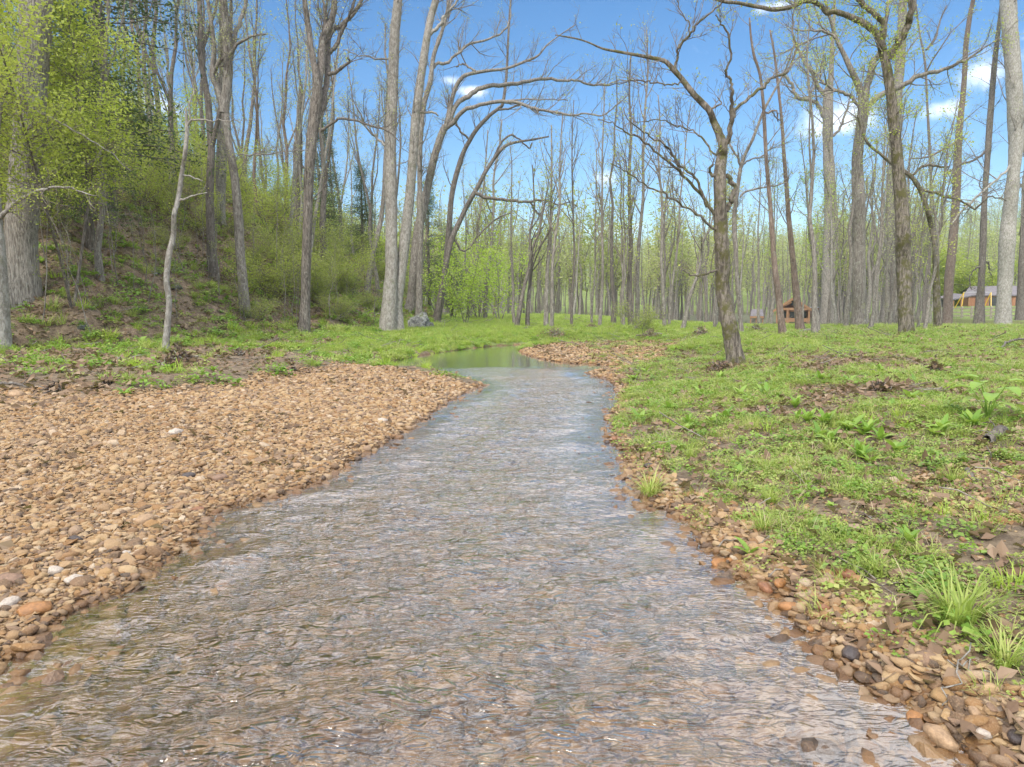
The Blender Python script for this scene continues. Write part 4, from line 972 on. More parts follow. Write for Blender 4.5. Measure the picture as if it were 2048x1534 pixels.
# bushes: hillside understory
for k, (px, py, s, w) in enumerate(((560, 585, 1.0, 1), (650, 560, 1.15, 0), (700, 600, .9, 0), (540, 470, 1.0, 2), (600, 400, 1.1, 0), (660, 440, 1.1, 1), (720, 500, 1.0, 2), (480, 400, 1.0, 0),
                                    (400, 350, 1.0, 1), (520, 340, 1.2, 0), (300, 330, 1.1, 2), (350, 420, .8, 1), 
                                    (700, 400, 1.1, 0), (760, 560, .8, 1), (560, 300, 1.1, 1), (640, 330, 1.1, 2), (450, 300, 1.1, 0), (380, 260, 1.1, 1), (740, 620, .5, 1), (510, 640, .45, 1),
                                    (740, 430, 1.2, 2), (800, 520, 1.1, 0), (860, 560, 1.1, 2), (680, 640, .4, 0), (230, 300, 1.2, 0), (600, 500, .8, 1), (640, 610, .7, 0), (570, 540, .9, 0), (620, 460, 1.0, 2), (690, 480, 1.1, 0), (520, 430, .9, 1), (750, 520, .9, 0), (580, 360, 1.1, 2), (660, 380, 1.0, 0), (470, 470, .6, 1), (500, 540, .5, 0), (330, 380, .9, 2), (370, 310, 1.1, 2), (420, 400, .8, 2), (460, 370, 1.0, 1), (550, 420, 1.0, 2), (600, 310, 1.1, 2), (700, 330, 1.1, 2), (770, 470, 1.1, 2), (820, 590, .8, 2), (660, 590, .7, 2), (540, 600, .6, 2), (280, 420, .7, 2), (345, 500, .5, 1), (400, 470, .6, 2))):
    g = ground(px, py)
    plant_tree('hillside_bush', UN[w], ('loose olive green', 'low spreading olive', 'yellow-green', 'bright green')[w] + ' bush ' + where_slope(g[0], g[1]), 'bush', g[0], g[1], r.uniform(0, 6.28), s * r.uniform(.9, 1.1) * .8,
               'bushes under the trees of the slope', z=g[2])
# near-left overhanging foliage
for k, (px, Yd, zz, w, s, lab) in enumerate(((-110, 17.5, 2.3, 0, 1.1, 'dense yellow-green leafy tree filling the left edge in front of the shaggy trunk'),
                                          (150, 20.5, 2.6, 0, 1.15, 'bright yellow-green leafy tree just right of the shaggy trunk, its sprays hanging low'),
                                          (165, 22, 2.9, 1, 1.0, 'yellow-green leafy tree below the dark cedar, right of the shaggy trunk'),
                                          (50, 24, 6.2, 0, 1.2, 'tall yellow-green leafy crown behind the shaggy trunk, reaching the top edge'),
                                          (120, 24.5, 6.4, 1, 1.2, 'upper yellow-green crown between the shaggy trunk and the cedar'))):
    x = (px - 1024) / F * Yd; gzz = float(gz(x, Yd))
    o = plant_tree('leafy_tree', NEARL[w], lab, 'tree', x, Yd, k * 1.3, s, None, z=gzz)
    o.scale = (s, s, s)
# bright saplings on the left bank by the meadow
for k, (px, py, s) in enumerate(((905, 640, 1.0), (955, 640, 1.15), (1000, 642, 1.1), (870, 630, 1.0), (930, 650, .8))):
    g = ground(px, py)
    plant_tree('green_sapling', UN[3], 'bright fresh green sapling clump, one of the row where the slope meets the meadow', 'sapling', g[0], g[1] + r.uniform(0, 3), k * 1.1, s * 1.18, 'bright green saplings along the meadow edge')
# cedars
for k, (px, Yd, w, s, lab) in enumerate(((232, 27, 0, 1.75, 'dark green cedar at the top left, beyond the yellow-green leaves'), (655, 44, 1, 1.0, 'dark cedar on the slope right of the tall dark tree'),
                                      (860, 52, 0, .9, 'dark cedar behind the pale twin trunks'), (905, 55, 1, .9, 'smaller dark cedar right of the pale twin trunks'), (195, 24, 1, 1.0, 'dark cedar low on the slope behind the leafy tree'),
                                      (730, 50, 1, .9, 'dark cedar between the tall dark tree and the pale twin trunks'))):
    x = (px - 1024) / F * Yd
    plant_tree('cedar', CED[w], lab, 'cedar tree', x, Yd, k, s, None)
# bush in front of the tall cluster
g = ground(1285, 662)
plant_tree('meadow_bush', UN[1], 'grey-green bush at the foot of the tall cluster beyond the gravel spit', 'bush', g[0], g[1], 1, .55, None, z=g[2])

# far wood: one mass nobody could count
FP = []
for k in range(4):
    res = proto_tree(3000 + k, 14, .16, B_GREY, [L_PALE, L_PALE, L_OLIVE, L_PALE][k], 1, .02, .8, .6, .36, .22, 1.1, 300, 2, 3)
    bm = bmesh.new()
    for nm, me in res:
        b0 = len(bm.faces); bm.from_mesh(me); bm.faces.ensure_lookup_table()
        for f in bm.faces[b0:]: f.material_index = {'trunk': 0, 'branches': 1, 'leaves': 2}[nm]
    me = bpy.data.meshes.new('far_tree'); bm.to_mesh(me); bm.free()
    for nm, m0 in res: me.materials.append(m0.materials[0])
    FP.append(me)
n = 2500; y = 86 + 330 * r.random(n) ** 1.1; x = (r.random(n) * 1.8 - .9) * y
kk = in_view(x, y, 8.0, .05) & ~((x / y > .33) & (x / y < .43) & (y < 125)) & ~((x / y > .60) & (y < 120))
kk &= ~((grid_i(HD, x, y) > 0) & (y < 80))
x = x[kk]; y = y[kk]; n = len(x)
print('far trees', n)
sc = r.uniform(.75, 1.2, n)
scatter('far_woods', FP, np.stack([x, y, gz(x, y)], -1), np.stack([r.normal(0, .03, n), r.normal(0, .03, n), r.random(n) * 6.28], -1), np.stack([sc, sc, sc], -1), r.integers(0, 4, n),
        'hazy grey-green wood in the far distance behind the meadow and the buildings')
# ------------------------------------------------------------------ ground plants
def strip_leaf(mb, base, az, L, w, up, curl, rng, seg=4, fold=.25):
    """one long curved leaf or blade"""
    d = np.array([math.cos(az), math.sin(az), 0.]); s = np.array([-math.sin(az), math.cos(az), 0.]); P = []; e = up; p = np.array(base, float)
    C = [p]
    for k in range(seg):
        p = p + (d * math.cos(e) + np.array([0, 0, math.sin(e)])) * L / seg; C.append(p); e -= curl / seg * (1 + .4 * rng.random())
    V = []
    for k, c in enumerate(C):
        t = k / seg; ww = w * (math.sin(math.pi * min(1, .12 + t * .88)) ** .8 if seg > 3 else (1 - t)) * .5
        V += [c - s * ww + [0, 0, fold * ww], c, c + s * ww + [0, 0, fold * ww]]
    Q = []
    for k in range(seg): a = 3 * k; Q += [[a, a + 1, a + 4, a + 3], [a + 1, a + 2, a + 5, a + 4]]
    mb.add(V, Q=Q)
def blade(mb, base, az, L, w, up, curl, seg=3):
    d = np.array([math.cos(az), math.sin(az), 0.]); s = np.array([-math.sin(az), math.cos(az), 0.]) ; e = up; p = np.array(base, float); V = []
    for k in range(seg + 1):
        ww = w * (1 - k / seg) ** .7 * .5 + .0004; V += [p - s * ww, p + s * ww]
        p = p + (d * math.cos(e) + np.array([0, 0, math.sin(e)])) * L / seg; e -= curl / seg
    mb.add(V, Q=[[2 * k, 2 * k + 1, 2 * k + 3, 2 * k + 2] for k in range(seg)])
rg = np.random.default_rng(404)
def mat_clump(n, R, H, size, m, rng):
    a = rng.random(n) * 6.283; q_ = R * np.sqrt(rng.random(n)); P = np.stack([q_ * np.cos(a), q_ * np.sin(a), H * (1 - (q_ / R) ** 2) * rng.random(n) ** .5 + .004], -1)
    d = unit(rng.normal(size=(n, 3)) * [1, 1, .25]); b = unit(np.cross(d, rng.normal(size=(n, 3)) * .45 + [0, 0, 1])); s = (size * (.6 + .8 * rng.random(n)))[:, None]
    V = np.stack([P, P + d * s * .5 + b * s * .36, P + d * s + [0, 0, -.15] * s, P + d * s * .5 - b * s * .36], 1).reshape(-1, 3)
    mb = MB(); mb.add(V, Q=np.arange(4 * n).reshape(-1, 4)); return mb.mesh('mat', [m], False)
def tuft(n, R, h, w, m, rng, curl=1.3):
    mb = MB()
    for k in range(n):
        a = rng.random() * 6.283; q_ = R * rng.random() ** .6; blade(mb, (q_ * math.cos(a), q_ * math.sin(a), -.01), a + rng.normal() * .5, h * rng.uniform(.5, 1.15), w * rng.uniform(.7, 1.2), rng.uniform(.9, 1.5), curl * rng.uniform(.4, 1.4))
    return mb.mesh('tuft', [m], False)
def rosette(n, L, w, m, rng, up=(.55, 1.25), curl=1.0):
    mb = MB()
    for k in range(n): strip_leaf(mb, (0, 0, -.005), k * 2.4 + rng.normal() * .2, L * rng.uniform(.65, 1.1), w * rng.uniform(.8, 1.2), rng.uniform(*up), curl * rng.uniform(.5, 1.3), rng)
    return mb.mesh('rosette', [m], False)
MATS = [mat_clump(100, .14, .035, .015, L_HERB, rg), mat_clump(90, .12, .045, .018, L_GRASS, rg), mat_clump(60, .11, .07, .026, L_HERBB, rg), mat_clump(110, .16, .025, .013, L_GRASS, rg),
        tuft(30, .06, .09, .0045, L_GRASS, rg), tuft(26, .07, .12, .005, L_GRASS, rg), mat_clump(50, .10, .08, .030, L_HERB, rg), tuft(10, .07, .13, .0035, L_STRAW, rg, 1.8)]
BIG = [tuft(60, .10, .26, .010, L_GRASS, rg), tuft(50, .12, .20, .012, L_BRIGHT, rg), mat_clump(80, .20, .16, .06, L_HERBB, rg), mat_clump(70, .2, .12, .05, L_GRASS, rg), rosette(8, .17, .055, L_HERBB, rg)]
r = np.random.default_rng(909)
def spread(n, x0, x1, y0, y1, test, power=1.0):
    x, y = rand_pts(n, x0, x1, y0, y1, r, power); k = in_view(x, y, .4) & test(x, y); return x[k], y[k]
def put(name, protos, x, y, s, label, wts=None, tilt=.15, dz=0.0):
    n = len(x); idx = r.choice(len(protos), n, p=wts)
    scatter(name, protos, np.stack([x, y, gz(x, y) + dz], -1), np.stack([r.normal(0, tilt, n), r.normal(0, tilt, n), r.random(n) * 6.283], -1), np.stack([s, s, s * (.8 + .4 * r.random(n))], -1), idx, label)
GN = lambda x, y: grid_i(green, x, y)
rightb = lambda x, y: (x > .5) & (grid_i(SDW, x, y) > .12)
pat = lambda x, y: sstep(fbm(x * 2.2 + 7, y * 2.2, 77, 3), .40, .60)
x1, y1 = spread(56000, .5, 13, 2, 13, lambda x, y: rightb(x, y) & (r.random(len(x)) < (.05 + .95 * GN(x, y)) * (.12 + .88 * pat(x, y)) * (.6 + .4 * sstep(y, 4, 9))))
x2, y2 = spread(60000, 2, 30, 12, 32, lambda x, y: rightb(x, y) & (GN(x, y) > .15) & (r.random(len(x)) < GN(x, y) * (.2 + .8 * pat(x, y))))
xx = np.concatenate([x1, x2]); yy = np.concatenate([y1, y2]); s = (.75 + .6 * r.random(len(xx))) * (1 + np.clip(yy - 10, 0, 25) * .04)
put('ground_cover', MATS, xx, yy, s, 'low green weeds, chickweed and short grass covering the right bank', [.16, .17, .08, .17, .13, .10, .04, .15])
x1, y1 = spread(12000, -20, 1, 9, 28, lambda x, y: (grid_i(gravel, x, y) < .4) & (grid_i(SDW, x, y) > .05) & (grid_i(HD, x, y) < 1) & (r.random(len(x)) < GN(x, y) * (.3 + .7 * pat(x, y))))
put('bank_weeds', MATS + BIG, x1, y1, (.7 + .7 * r.random(len(x1))), 'patchy green weeds along the left bank between gravel and slope', [.1, .1, .1, .08, .08, .08, .1, .06, .06, .06, .08, .05, .05])
x1, y1 = spread(75000, -14, 40, 20, 75, lambda x, y: (grid_i(gravel, x, y) < .35) & (grid_i(SDW, x, y) > .02) & (grid_i(HD, x, y) < .5) & ((x < 9) | (y > 30)) & (r.random(len(x)) < GN(x, y)), 1.5)
put('meadow_grass', BIG, x1, y1, (1.0 + .8 * r.random(len(x1))) * (.42 + y1 * .006), 'bright green spring grass and weeds on the meadow and far bank', [.4, .3, .1, .15, .05])
x1, y1 = spread(60000, -45, -3, 12, 66, lambda x, y: (grid_i(HD, x, y) > -1) & (grid_i(HD, x, y) < 34) & (r.random(len(x)) < .16 + .55 * GN(x, y) + .2 * (grid_i(HD, x, y) < 5)))
put('slope_weeds', MATS + BIG, x1, y1, (.9 + 1.0 * r.random(len(x1))), 'sparse green seedlings and weeds coming up through the leaf litter of the slope', [.06, .08, .12, .04, .06, .08, .14, .04, .1, .06, .12, .06, .04])
x1, y1 = spread(5200, .8, 22, 3, 26, lambda x, y: rightb(x, y) & (grid_i(gravel, x, y) < .5) & (r.random(len(x)) < .5 * GN(x, y)))
put('tall_weeds', BIG, x1, y1, .35 + .5 * r.random(len(x1)), 'taller weeds and grass tufts standing out of the low cover of the right bank', [.3, .25, .2, .15, .1])
# leaf litter, one curled quad each
def dead_leaf(rng):
    mb = MB()
    for k in range(3):
        c = rng.normal(size=3) * [.05, .05, .006] + [0, 0, .012]; a = rng.random() * 6.28; u = np.array([math.cos(a), math.sin(a), rng.normal() * .35]); v_ = np.array([-math.sin(a), math.cos(a), rng.normal() * .35]); L = rng.uniform(.03, .055)
        mb.add([c - u * L, c + v_ * L * .5 + [0, 0, .01], c + u * L * .9, c - v_ * L * .55 + [0, 0, .012]], Q=[[0, 1, 2, 3]])
    return mb.mesh('dead', [L_DEAD], False)
def sticks(rng, n=3, L=.35):
    mb = MB()
    for k in range(n):
        a = rng.random() * 6.28; c = rng.normal(size=3) * [.12, .12, .01] + [0, 0, .02]; l_ = L * rng.uniform(.4, 1); d = np.array([math.cos(a), math.sin(a), rng.normal() * .12]); P = np.array([c + d * l_ * t + rng.normal(size=3) * .008 for t in np.linspace(-.5, .5, 5)])
        mb.tube(P, np.linspace(.005, .002, 5), 4, cap=False)
    return mb.mesh('sticks', [B_TWIG], True)
DL = [dead_leaf(rg) for _ in range(5)]; ST = [sticks(rg) for _ in range(3)] + [sticks(rg, 5, .7)]
x1, y1 = spread(60000, -45, -1, 9, 62, lambda x, y: (grid_i(litz, x, y) > .2) & (grid_i(HD, x, y) < 34) & (r.random(len(x)) < grid_i(litz, x, y)), 1.2)
x2, y2 = spread(40000, .8, 20, 2, 30, lambda x, y: rightb(x, y) & (r.random(len(x)) < .6 + .4 * grid_i(mud, x, y)), 1.2)
x3, y3 = spread(5000, -11, .5, 2, 16, lambda x, y: (grid_i(SDW, x, y) > .2) & (r.random(len(x)) < .12 + .6 * sstep(fbm(x * .9, y * .9, 41), .5, .7)))
xx = np.concatenate([x1, x2, x3]); yy = np.concatenate([y1, y2, y3])
put('fallen_leaves', DL, xx, yy, (.7 + .5 * r.random(len(xx))) * (1 + .02 * np.clip(yy - 16, 0, 40) + .5 * (xx < -6)), 'brown fallen leaves lying on the slope and between the weeds', tilt=.3)
x1, y1 = spread(7000, -40, 22, 2, 50, lambda x, y: (grid_i(SDW, x, y) > .25) & (r.random(len(x)) < .1 + .6 * grid_i(litz, x, y) + .5 * grid_i(mud, x, y) + .15 * (x > 1)), 1.2)
put('fallen_twigs', ST, x1, y1, (.6 + .9 * r.random(len(x1))) * (1 + .03 * np.clip(y1 - 8, 0, 40)), 'thin fallen twigs and bits of dead stem on the ground', tilt=.2)

# single plants that stand out
def clump_thing(name, label, px, py, me, part, s=1.0, group=None, rz=None, cat='plant'):
    g = ground(px, py); o = thing(name, label, cat, tuple(g), r.uniform(0, 6.28) if rz is None else rz, group); o.scale = (s, s, s)
    obj(part, me, o); return o
GT = [tuft(110, .07, .34, .013, L_GRASS, rg, 1.9), tuft(80, .05, .22, .009, L_GRASS, rg, 1.5), tuft(60, .05, .20, .007, L_GRASS, rg, 1.5)]
for px, py, k, s, lab in ((1920, 1250, 0, 1.0, 'big arching clump of wide bladed grass at the lower right'), (1300, 990, 1, 1.3, 'dense grass tuft overhanging the water at the right shore'),
                          (1525, 1062, 1, .8, 'bright grass tuft on the right bank above the big orange stone'), (1455, 985, 2, .8, 'loose grass tuft up the bank from the shore tuft'),
                          (1540, 1005, 1, .75, 'upright grass tuft with short stiff blades, middle of the right bank'), (1665, 905, 2, 1.1, 'pale leaning grass tuft beside the dark clover mound'),
                          (1750, 1150, 2, .9, 'thin wispy grass tuft among clover, right bank'), (1905, 965, 2, .9, 'small grass tuft by the charred stick'), (2010, 1330, 1, .85, 'grass tuft at the lower right edge of the picture'),
                          (1380, 915, 2, .9, 'low grass tuft near the shore notch'), (1640, 1140, 2, .6, 'two pale grass blades standing above the flat orange stone')):
    clump_thing('grass_tuft', lab, px, py, GT[k], 'blades', s, cat='grass tuft')
RO = [rosette(7, .20, .062, L_HERBB, rg), rosette(9, .17, .05, L_HERBB, rg), rosette(6, .20, .06, L_HERBB, rg, (.5, 1.1), .8), rosette(12, .20, .045, L_HERBB, rg, (.8, 1.4), .7)]
for px, py in ((1370, 862), (1375, 850), (1425, 845), (1450, 838), (1480, 832), (1590, 815), (1615, 845), (1650, 850), (1595, 838), (1700, 862), (1735, 868), (1660, 885), (1640, 875), (1725, 870), (1820, 800), (1845, 795), (1870, 870), (1885, 862),
               (1930, 845), (1945, 855), (1740, 925), (1720, 918), (1760, 880), (1340, 820), (1500, 800), (1530, 792), (1555, 795), (1480, 790), (1300, 775), (1340, 745), (1400, 790), (1640, 760), (1700, 765), (1760, 745), (1830, 770), (1900, 735),
               (1490, 760), (1560, 745), (1340, 700), (1290, 745), (1265, 760), (1300, 810), (1280, 840), (1410, 815), (1350, 790), (1380, 770), (1440, 760), (1790, 905), (1820, 1090), (1500, 1110)):
    clump_thing('broadleaf_rosette', 'small upright rosette of bright broad leaves among the weeds of the right bank', px, py, RO[r.integers(4)], 'leaves', r.uniform(.8, 1.35), 'broad leaved rosettes on the right bank')
for px, py in ((300, 775), (340, 740), (250, 790), (400, 760), (545, 745), (560, 750), (120, 745), (60, 750), (200, 735), (450, 770), (640, 715), (690, 725), (480, 700), (560, 690)):
    clump_thing('leafy_weed', 'small clump of green weeds at the edge of the left gravel bar', px, py, BIG[[2, 4, 2][r.integers(3)]], 'leaves', r.uniform(1.0, 1.6), 'weed clumps along the left gravel bar')
clump_thing('clover_mound', 'dark green clover mound on the right bank beside the pale grass tuft', 1575, 885, mat_clump(160, .2, .15, .035, L_HERB, rg), 'leaves', 1.1)
clump_thing('nettle', 'bluish green pointed-leaf weed standing alone in the middle of the right bank', 1500, 918, rosette(10, .16, .05, L_HERB, rg, (.3, 1.2), 1.6), 'leaves', .95)
clump_thing('nettle', 'small weed with yellowish leaves by the dead stick at the right', 1930, 925, rosette(8, .12, .06, L_SPRING, rg, (.2, 1.0), 1.0), 'leaves', 1.1)
# large-leaved plant
g = ground(1975, 842); o = thing('burdock', 'large leaved green plant with hanging heart shaped leaves near the right edge', 'plant', tuple(g))
for k in range(15):
    a = k * 2.4; hh = .16 + .30 * (k / 15); mb = MB(); L = r.uniform(.16, .26); st = np.array([math.cos(a), math.sin(a), 0]); rr = .10 + .10 * r.random()
    P = np.array([[0, 0, 0], st * rr * .4 + [0, 0, hh * .6], st * rr + [0, 0, hh]]); mb.tube(P, [.006, .004, .003], 4, cap=False); strip_leaf(mb, P[-1], a + r.normal() * .3, L, L * .62, .15, .9, rg, 6, .2)
    obj('leaf', mb.mesh('burdock', [L_HERBB if k > 6 else L_HERB], False), o)

# ------------------------------------------------------------------ stones, boulder, driftwood, debris
BST = [stone_mesh('rock', rs, .5, 40, .8) for _ in range(6)]
def col_stone(name, c, rough=.6):
    m, nt = mat(name); q = N(nt); tc = q.n('ShaderNodeTexCoord').outputs['Object']; n1 = q.noise(tc, 4, 6, .7); n2 = q.noise(tc, 1.5, 3, .6)
    cc_ = q.mix(q.step(n1, .3, .7), tuple(v * .6 for v in c), tuple(min(1, v * 1.2) for v in c)); cc_ = q.mix(q.math('MULTIPLY', n2, .5), cc_, (.12, .07, .04))
    b = q.n('ShaderNodeBump', ins={'Strength': .6, 'Distance': .02, 'Height': n1})
    q.link(q.n('ShaderNodeBsdfPrincipled', ins={'Base Color': cc_, 'Roughness': rough, 'Normal': b.outputs[0]}).outputs[0], q.n('ShaderNodeOutputMaterial').inputs[0]); return m
SC_ = dict(orange=col_stone('orange_stone', (.42, .19, .06), .35), rust=col_stone('rust_stone', (.30, .13, .06), .35), black=col_stone('dark_stone', (.05, .045, .05), .3), tan=col_stone('tan_stone', (.46, .30, .17), .6),
           white=col_stone('pale_stone', (.58, .50, .42), .7), brown=col_stone('brown_stone', (.28, .17, .11), .5))
def rock(px, py, w, c, lab, k, flat=1.0, rz=0.0, asp=.8):
    g = ground(px, py); s = w / F * g[1] * 1.05
    me = BST[k % 6].copy(); me.materials.clear(); me.materials.append(SC_[c])
    o = thing('stone', lab, 'stone', (g[0], g[1], g[2] + s * .10), rz, None, me); o.scale = (s, s * asp, s * flat); o.rotation_euler = (.1, .06, rz); return o
for a in ((1880, 1482, 78, 'tan', 'largest pinkish brown stone at the water edge in the lower right corner', 0), (1830, 1440, 52, 'orange', 'orange stone with a grass blade on it behind the largest corner stone', 1),
          (1702, 1312, 54, 'black', 'glossy black stone on the waterline at the lower right'), (1950, 1428, 42, 'tan', 'rough tan stone beyond the largest corner stone'), (1965, 1470, 40, 'white', 'small pale stone at the right of the corner stones'),
          (2030, 1480, 48, 'black', 'dark angular stone in the lower right corner'), (1440, 1130, 40, 'orange', 'bright orange rounded stone at the right waterline'), (1462, 1122, 24, 'orange', 'narrow orange stone leaning on the rounded one'),
          (1576, 1218, 44, 'orange', 'long rusty stone on the shore below the tan pair'), (1530, 1180, 44, 'rust', 'flat reddish stone at the water below the grass fringe'), (1560, 1170, 36, 'orange', 'orange lumpy stone behind the flat reddish one'),
          (1518, 1158, 28, 'tan', 'tan rounded stone beside the orange lumpy one'), (1690, 1152, 48, 'rust', 'flat orange-pink slab lying among the green weeds'), (1740, 1275, 34, 'rust', 'upright red-brown stone above the black one'),
          (1622, 1260, 24, 'orange', 'small tilted orange stone left of the shore roots'), (1652, 1252, 24, 'tan', 'yellowish stone just above the waterline'), (1648, 1218, 30, 'rust', 'rusty stone under hanging dry grass'),
          (1288, 1030, 20, 'black', 'small dark stone standing in the shallows under the grass tuft'), (1366, 1058, 24, 'rust', 'rust coloured stone in shallow water at the right bank'), (1366, 1038, 22, 'rust', 'reddish stone at the edge above the shallows'),
          (1229, 880, 22, 'rust', 'brown wet stone at the small point of the right shore'), (1215, 886, 16, 'black', 'dark wet stone at the tip of the right shore point'), (1298, 934, 22, 'black', 'grey rounded stone above the right waterline'),
          (1335, 965, 28, 'tan', 'flat pinkish stone behind the shore grass tuft'), (1580, 940, 22, 'orange', 'orange pebble mound stone in the middle of the weeds'), (1520, 950, 26, 'tan', 'pale orange stone cluster piece in the weeds'),
          (765, 845, 28, 'white', 'pale flat stone high on the left gravel bar near the water'), (352, 868, 34, 'white', 'large pale stone in the middle of the left gravel bar'), (602, 888, 24, 'tan', 'rounded tan stone near the right part of the left bar'),
          (594, 935, 26, 'tan', 'yellowish stone near the waterline of the left bar'), (34, 795, 44, 'tan', 'big tan rock at the left end of the debris line'), (110, 1145, 38, 'white', 'whitish angular stone at the lower part of the left bar'),
          (148, 1162, 38, 'white', 'second whitish stone right of the angular one'), (18, 1165, 52, 'brown', 'large reddish brown stone at the lower left edge'), (290, 1045, 46, 'tan', 'long pointed tan stone above the left waterline'),
          (150, 1082, 34, 'black', 'dark slate piece on the lower left bar'), (222, 1057, 24, 'black', 'black rounded stone left of the pointed tan one'), (412, 1075, 32, 'rust', 'thin rusty slab lying flat in the left shallows'),
          (376, 1108, 24, 'orange', 'golden brown stone at the tip of the left shallows'), (392, 1116, 30, 'black', 'black stone lying in the water next to the golden one'), (506, 1112, 32, 'tan', 'pale submerged stone poking through the left shallows'),
          (395, 1022, 26, 'rust', 'reddish block at the left waterline'), (440, 960, 34, 'brown', 'brown flat stone on the middle of the left bar'), (378, 955, 30, 'black', 'dark blue grey stone on the middle of the left bar'),
          (72, 1225, 60, 'orange', 'big orange-brown stone pair piece at the lower left'), (20, 1210, 44, 'white', 'pale pinkish stone at the left edge above the orange one'), (250, 1110, 26, 'white', 'small white stone near the lower left waterline'),
          (1180, 862, 14, 'black', 'little dark stone breaking the surface in midstream'), (1095, 847, 24, 'brown', 'brown stone just awash in the middle of the riffle'), (985, 770, 14, 'rust', 'tiny rusty stone off the tip of the left bar'),
          (1165, 748, 12, 'black', 'dark pebble off the tip of the small right islet'), (1140, 735, 16, 'rust', 'small brown stones awash below the gravel spit')):
    rock(*a[:5], (a[5] if len(a) > 5 else int(a[0])), flat=.9, rz=(a[0] * 7 % 31) / 10)

def rock_mat(name, moss):
    m, nt = mat(name); q = N(nt); P = q.pos(); n1 = q.noise(P, 1.6, 6, .7); n2 = q.noise(P, 9, 5, .7); st = q.noise(q.pos((1, 1, 9)), 1.5, 4, .6)
    c = q.mix(q.step(n2, .35, .7), (.10, .10, .095), (.28, .28, .265)); c = q.mix(q.step(n1, .52, .60), c, (.42, .42, .40)); nz_ = q.n('ShaderNodeSeparateXYZ', ins={0: q.n('ShaderNodeNewGeometry').outputs['Normal']}).outputs[2]
    c = q.mix(q.step(q.math('ADD', q.math('MULTIPLY', nz_, .4), n1), 1.0 - moss, 1.2 - moss), c, (.10, .12, .02))
    b = q.n('ShaderNodeBump', ins={'Strength': 1, 'Distance': .08, 'Height': q.math('ADD', n2, st)})
    q.link(q.n('ShaderNodeBsdfPrincipled', ins={'Base Color': c, 'Roughness': .9, 'Normal': b.outputs[0]}).outputs[0], q.n('ShaderNodeOutputMaterial').inputs[0]); return m
RM = rock_mat('lichen_rock', .25); RM2 = rock_mat('mossy_rock', .55)
def boulder(name, lab, px, py, wpx, hpx, m, seed, rz=0, tilt=0):
    g = ground(px, py); bm = bmesh.new(); bmesh.ops.create_icosphere(bm, subdivisions=4, radius=1)
    sc = wpx / F * g[1] / 2; sh = hpx / F * g[1]
    for v in bm.verts:
        p = v.co.normalized(); f = 1 + .35 * mnoise.fractal(p * 1.4 + Vector((seed, 0, 0)), 1.0, 2.0, 4); f = round(f * 9) / 9 * .5 + f * .5
        v.co = Vector((p.x * f * sc, p.y * f * sc * .8, max(-.3, p.z * f) * sh * .85))
    me = bpy.data.meshes.new(name); bm.to_mesh(me); bm.free(); me.materials.append(m)
    o = thing(name, lab, 'boulder', (g[0], g[1] + sc * .2, g[2]), rz, None, me); o.rotation_euler = (0, tilt, rz)
boulder('boulder', 'grey and white lichen covered boulder at the foot of the slope beside the pale pair', 838, 658, 52, 34, RM, 1, .3, .35)
boulder('boulder', 'mossy boulder on the slope above and left of the pale pair', 700, 585, 34, 14, RM2, 2, .5, .4)
for k, (px, py, w, h) in enumerate(((160, 300, 60, 18), (300, 545, 34, 12), (430, 520, 26, 9), (110, 330, 50, 22), (330, 355, 60, 14), (350, 575, 30, 10), (590, 480, 30, 10), (690, 540, 26, 12), (480, 560, 24, 8), (720, 500, 30, 16), (165, 655, 20, 12), (280, 618, 26, 12))):
    boulder('slope_rock', 'low mossy rock showing through the leaf litter of the slope', px, py, w, h, RM2, 10 + k, k)
    bpy.context.scene.objects[-1]['group'] = 'mossy rocks on the slope'
# ------------------------------------------------------------------ logs, driftwood and drift piles
def log_thing(name, lab, pts, m=None, forks=(), cat='log', sub=0.0, lift=0.0):
    """pts: measured (x, y, width) on the ground"""
    rng = np.random.default_rng(int(pts[0][0] * 7 + pts[0][1])); G = [ground(p[0], p[1]) for p in pts]; o = thing(name, lab, cat, tuple(G[0]))
    S = smooth_line([[*(g - G[0] + [0, 0, lift + p[2] * .35 / F * g[1] + (p[3] if len(p) > 3 else 0)]), p[2] * .5 / F * g[1]] for g, p in zip(G, pts)], 5)
    S[:, :3] += rng.normal(size=(len(S), 3)) * .012
    mb = MB(); mb.tube(S[:, :3], S[:, 3], 8, .25, rng); obj('stem', mb.mesh(name, [m or B_DARK]), o)
    out = []; sprout(rng, S[:, :3], S[:, 3], 0, dict(lv=[(3, .1, 50, 1, .15), (3, .1, 45, 1, 0)], len=[.4, .2], max=14), out, [])
    if out:
        for Q, R, k in out[:6]:
            mb = MB(); mb.tube(Q, R, 4, cap=False); obj('side_branch', mb.mesh(name, [m or B_DARK]), o)
    return o
log_thing('fallen_log', 'grey fallen log beyond the weeds in front of the cabin, right of the reddish trunks', [(1598, 668, 7), (1612, 665, 8), (1628, 661, 6)], B_GREY)
log_thing('fallen_log', 'long fallen branch continuing right of the grey log toward the broad trunks', [(1632, 664, 5), (1650, 658, 6), (1668, 655, 4)], B_GREY)
log_thing('fallen_branch', 'dark dead branch arching over the weeds at the far right edge', [(2000, 700, 4, .02), (2015, 692, 4, .08), (2032, 688, 4, .1), (2060, 686, 4, .06)])
log_thing('fallen_branch', 'long dark dead branch lying level above the arching one at the right edge', [(1945, 668, 3), (1980, 666, 4), (2020, 664, 4), (2060, 660, 4)])
log_thing('charred_stick', 'black charred stick lying in the gravel patch on the right bank', [(1932, 940, 8), (1940, 952, 9), (1950, 962, 8), (1958, 970, 7)], B_DARK, cat='stick')
log_thing('rotting_log', 'dark rotting log chunk half hidden under the large leaved plant', [(1972, 886, 20), (1990, 876, 24), (2006, 868, 22)], B_DARK)
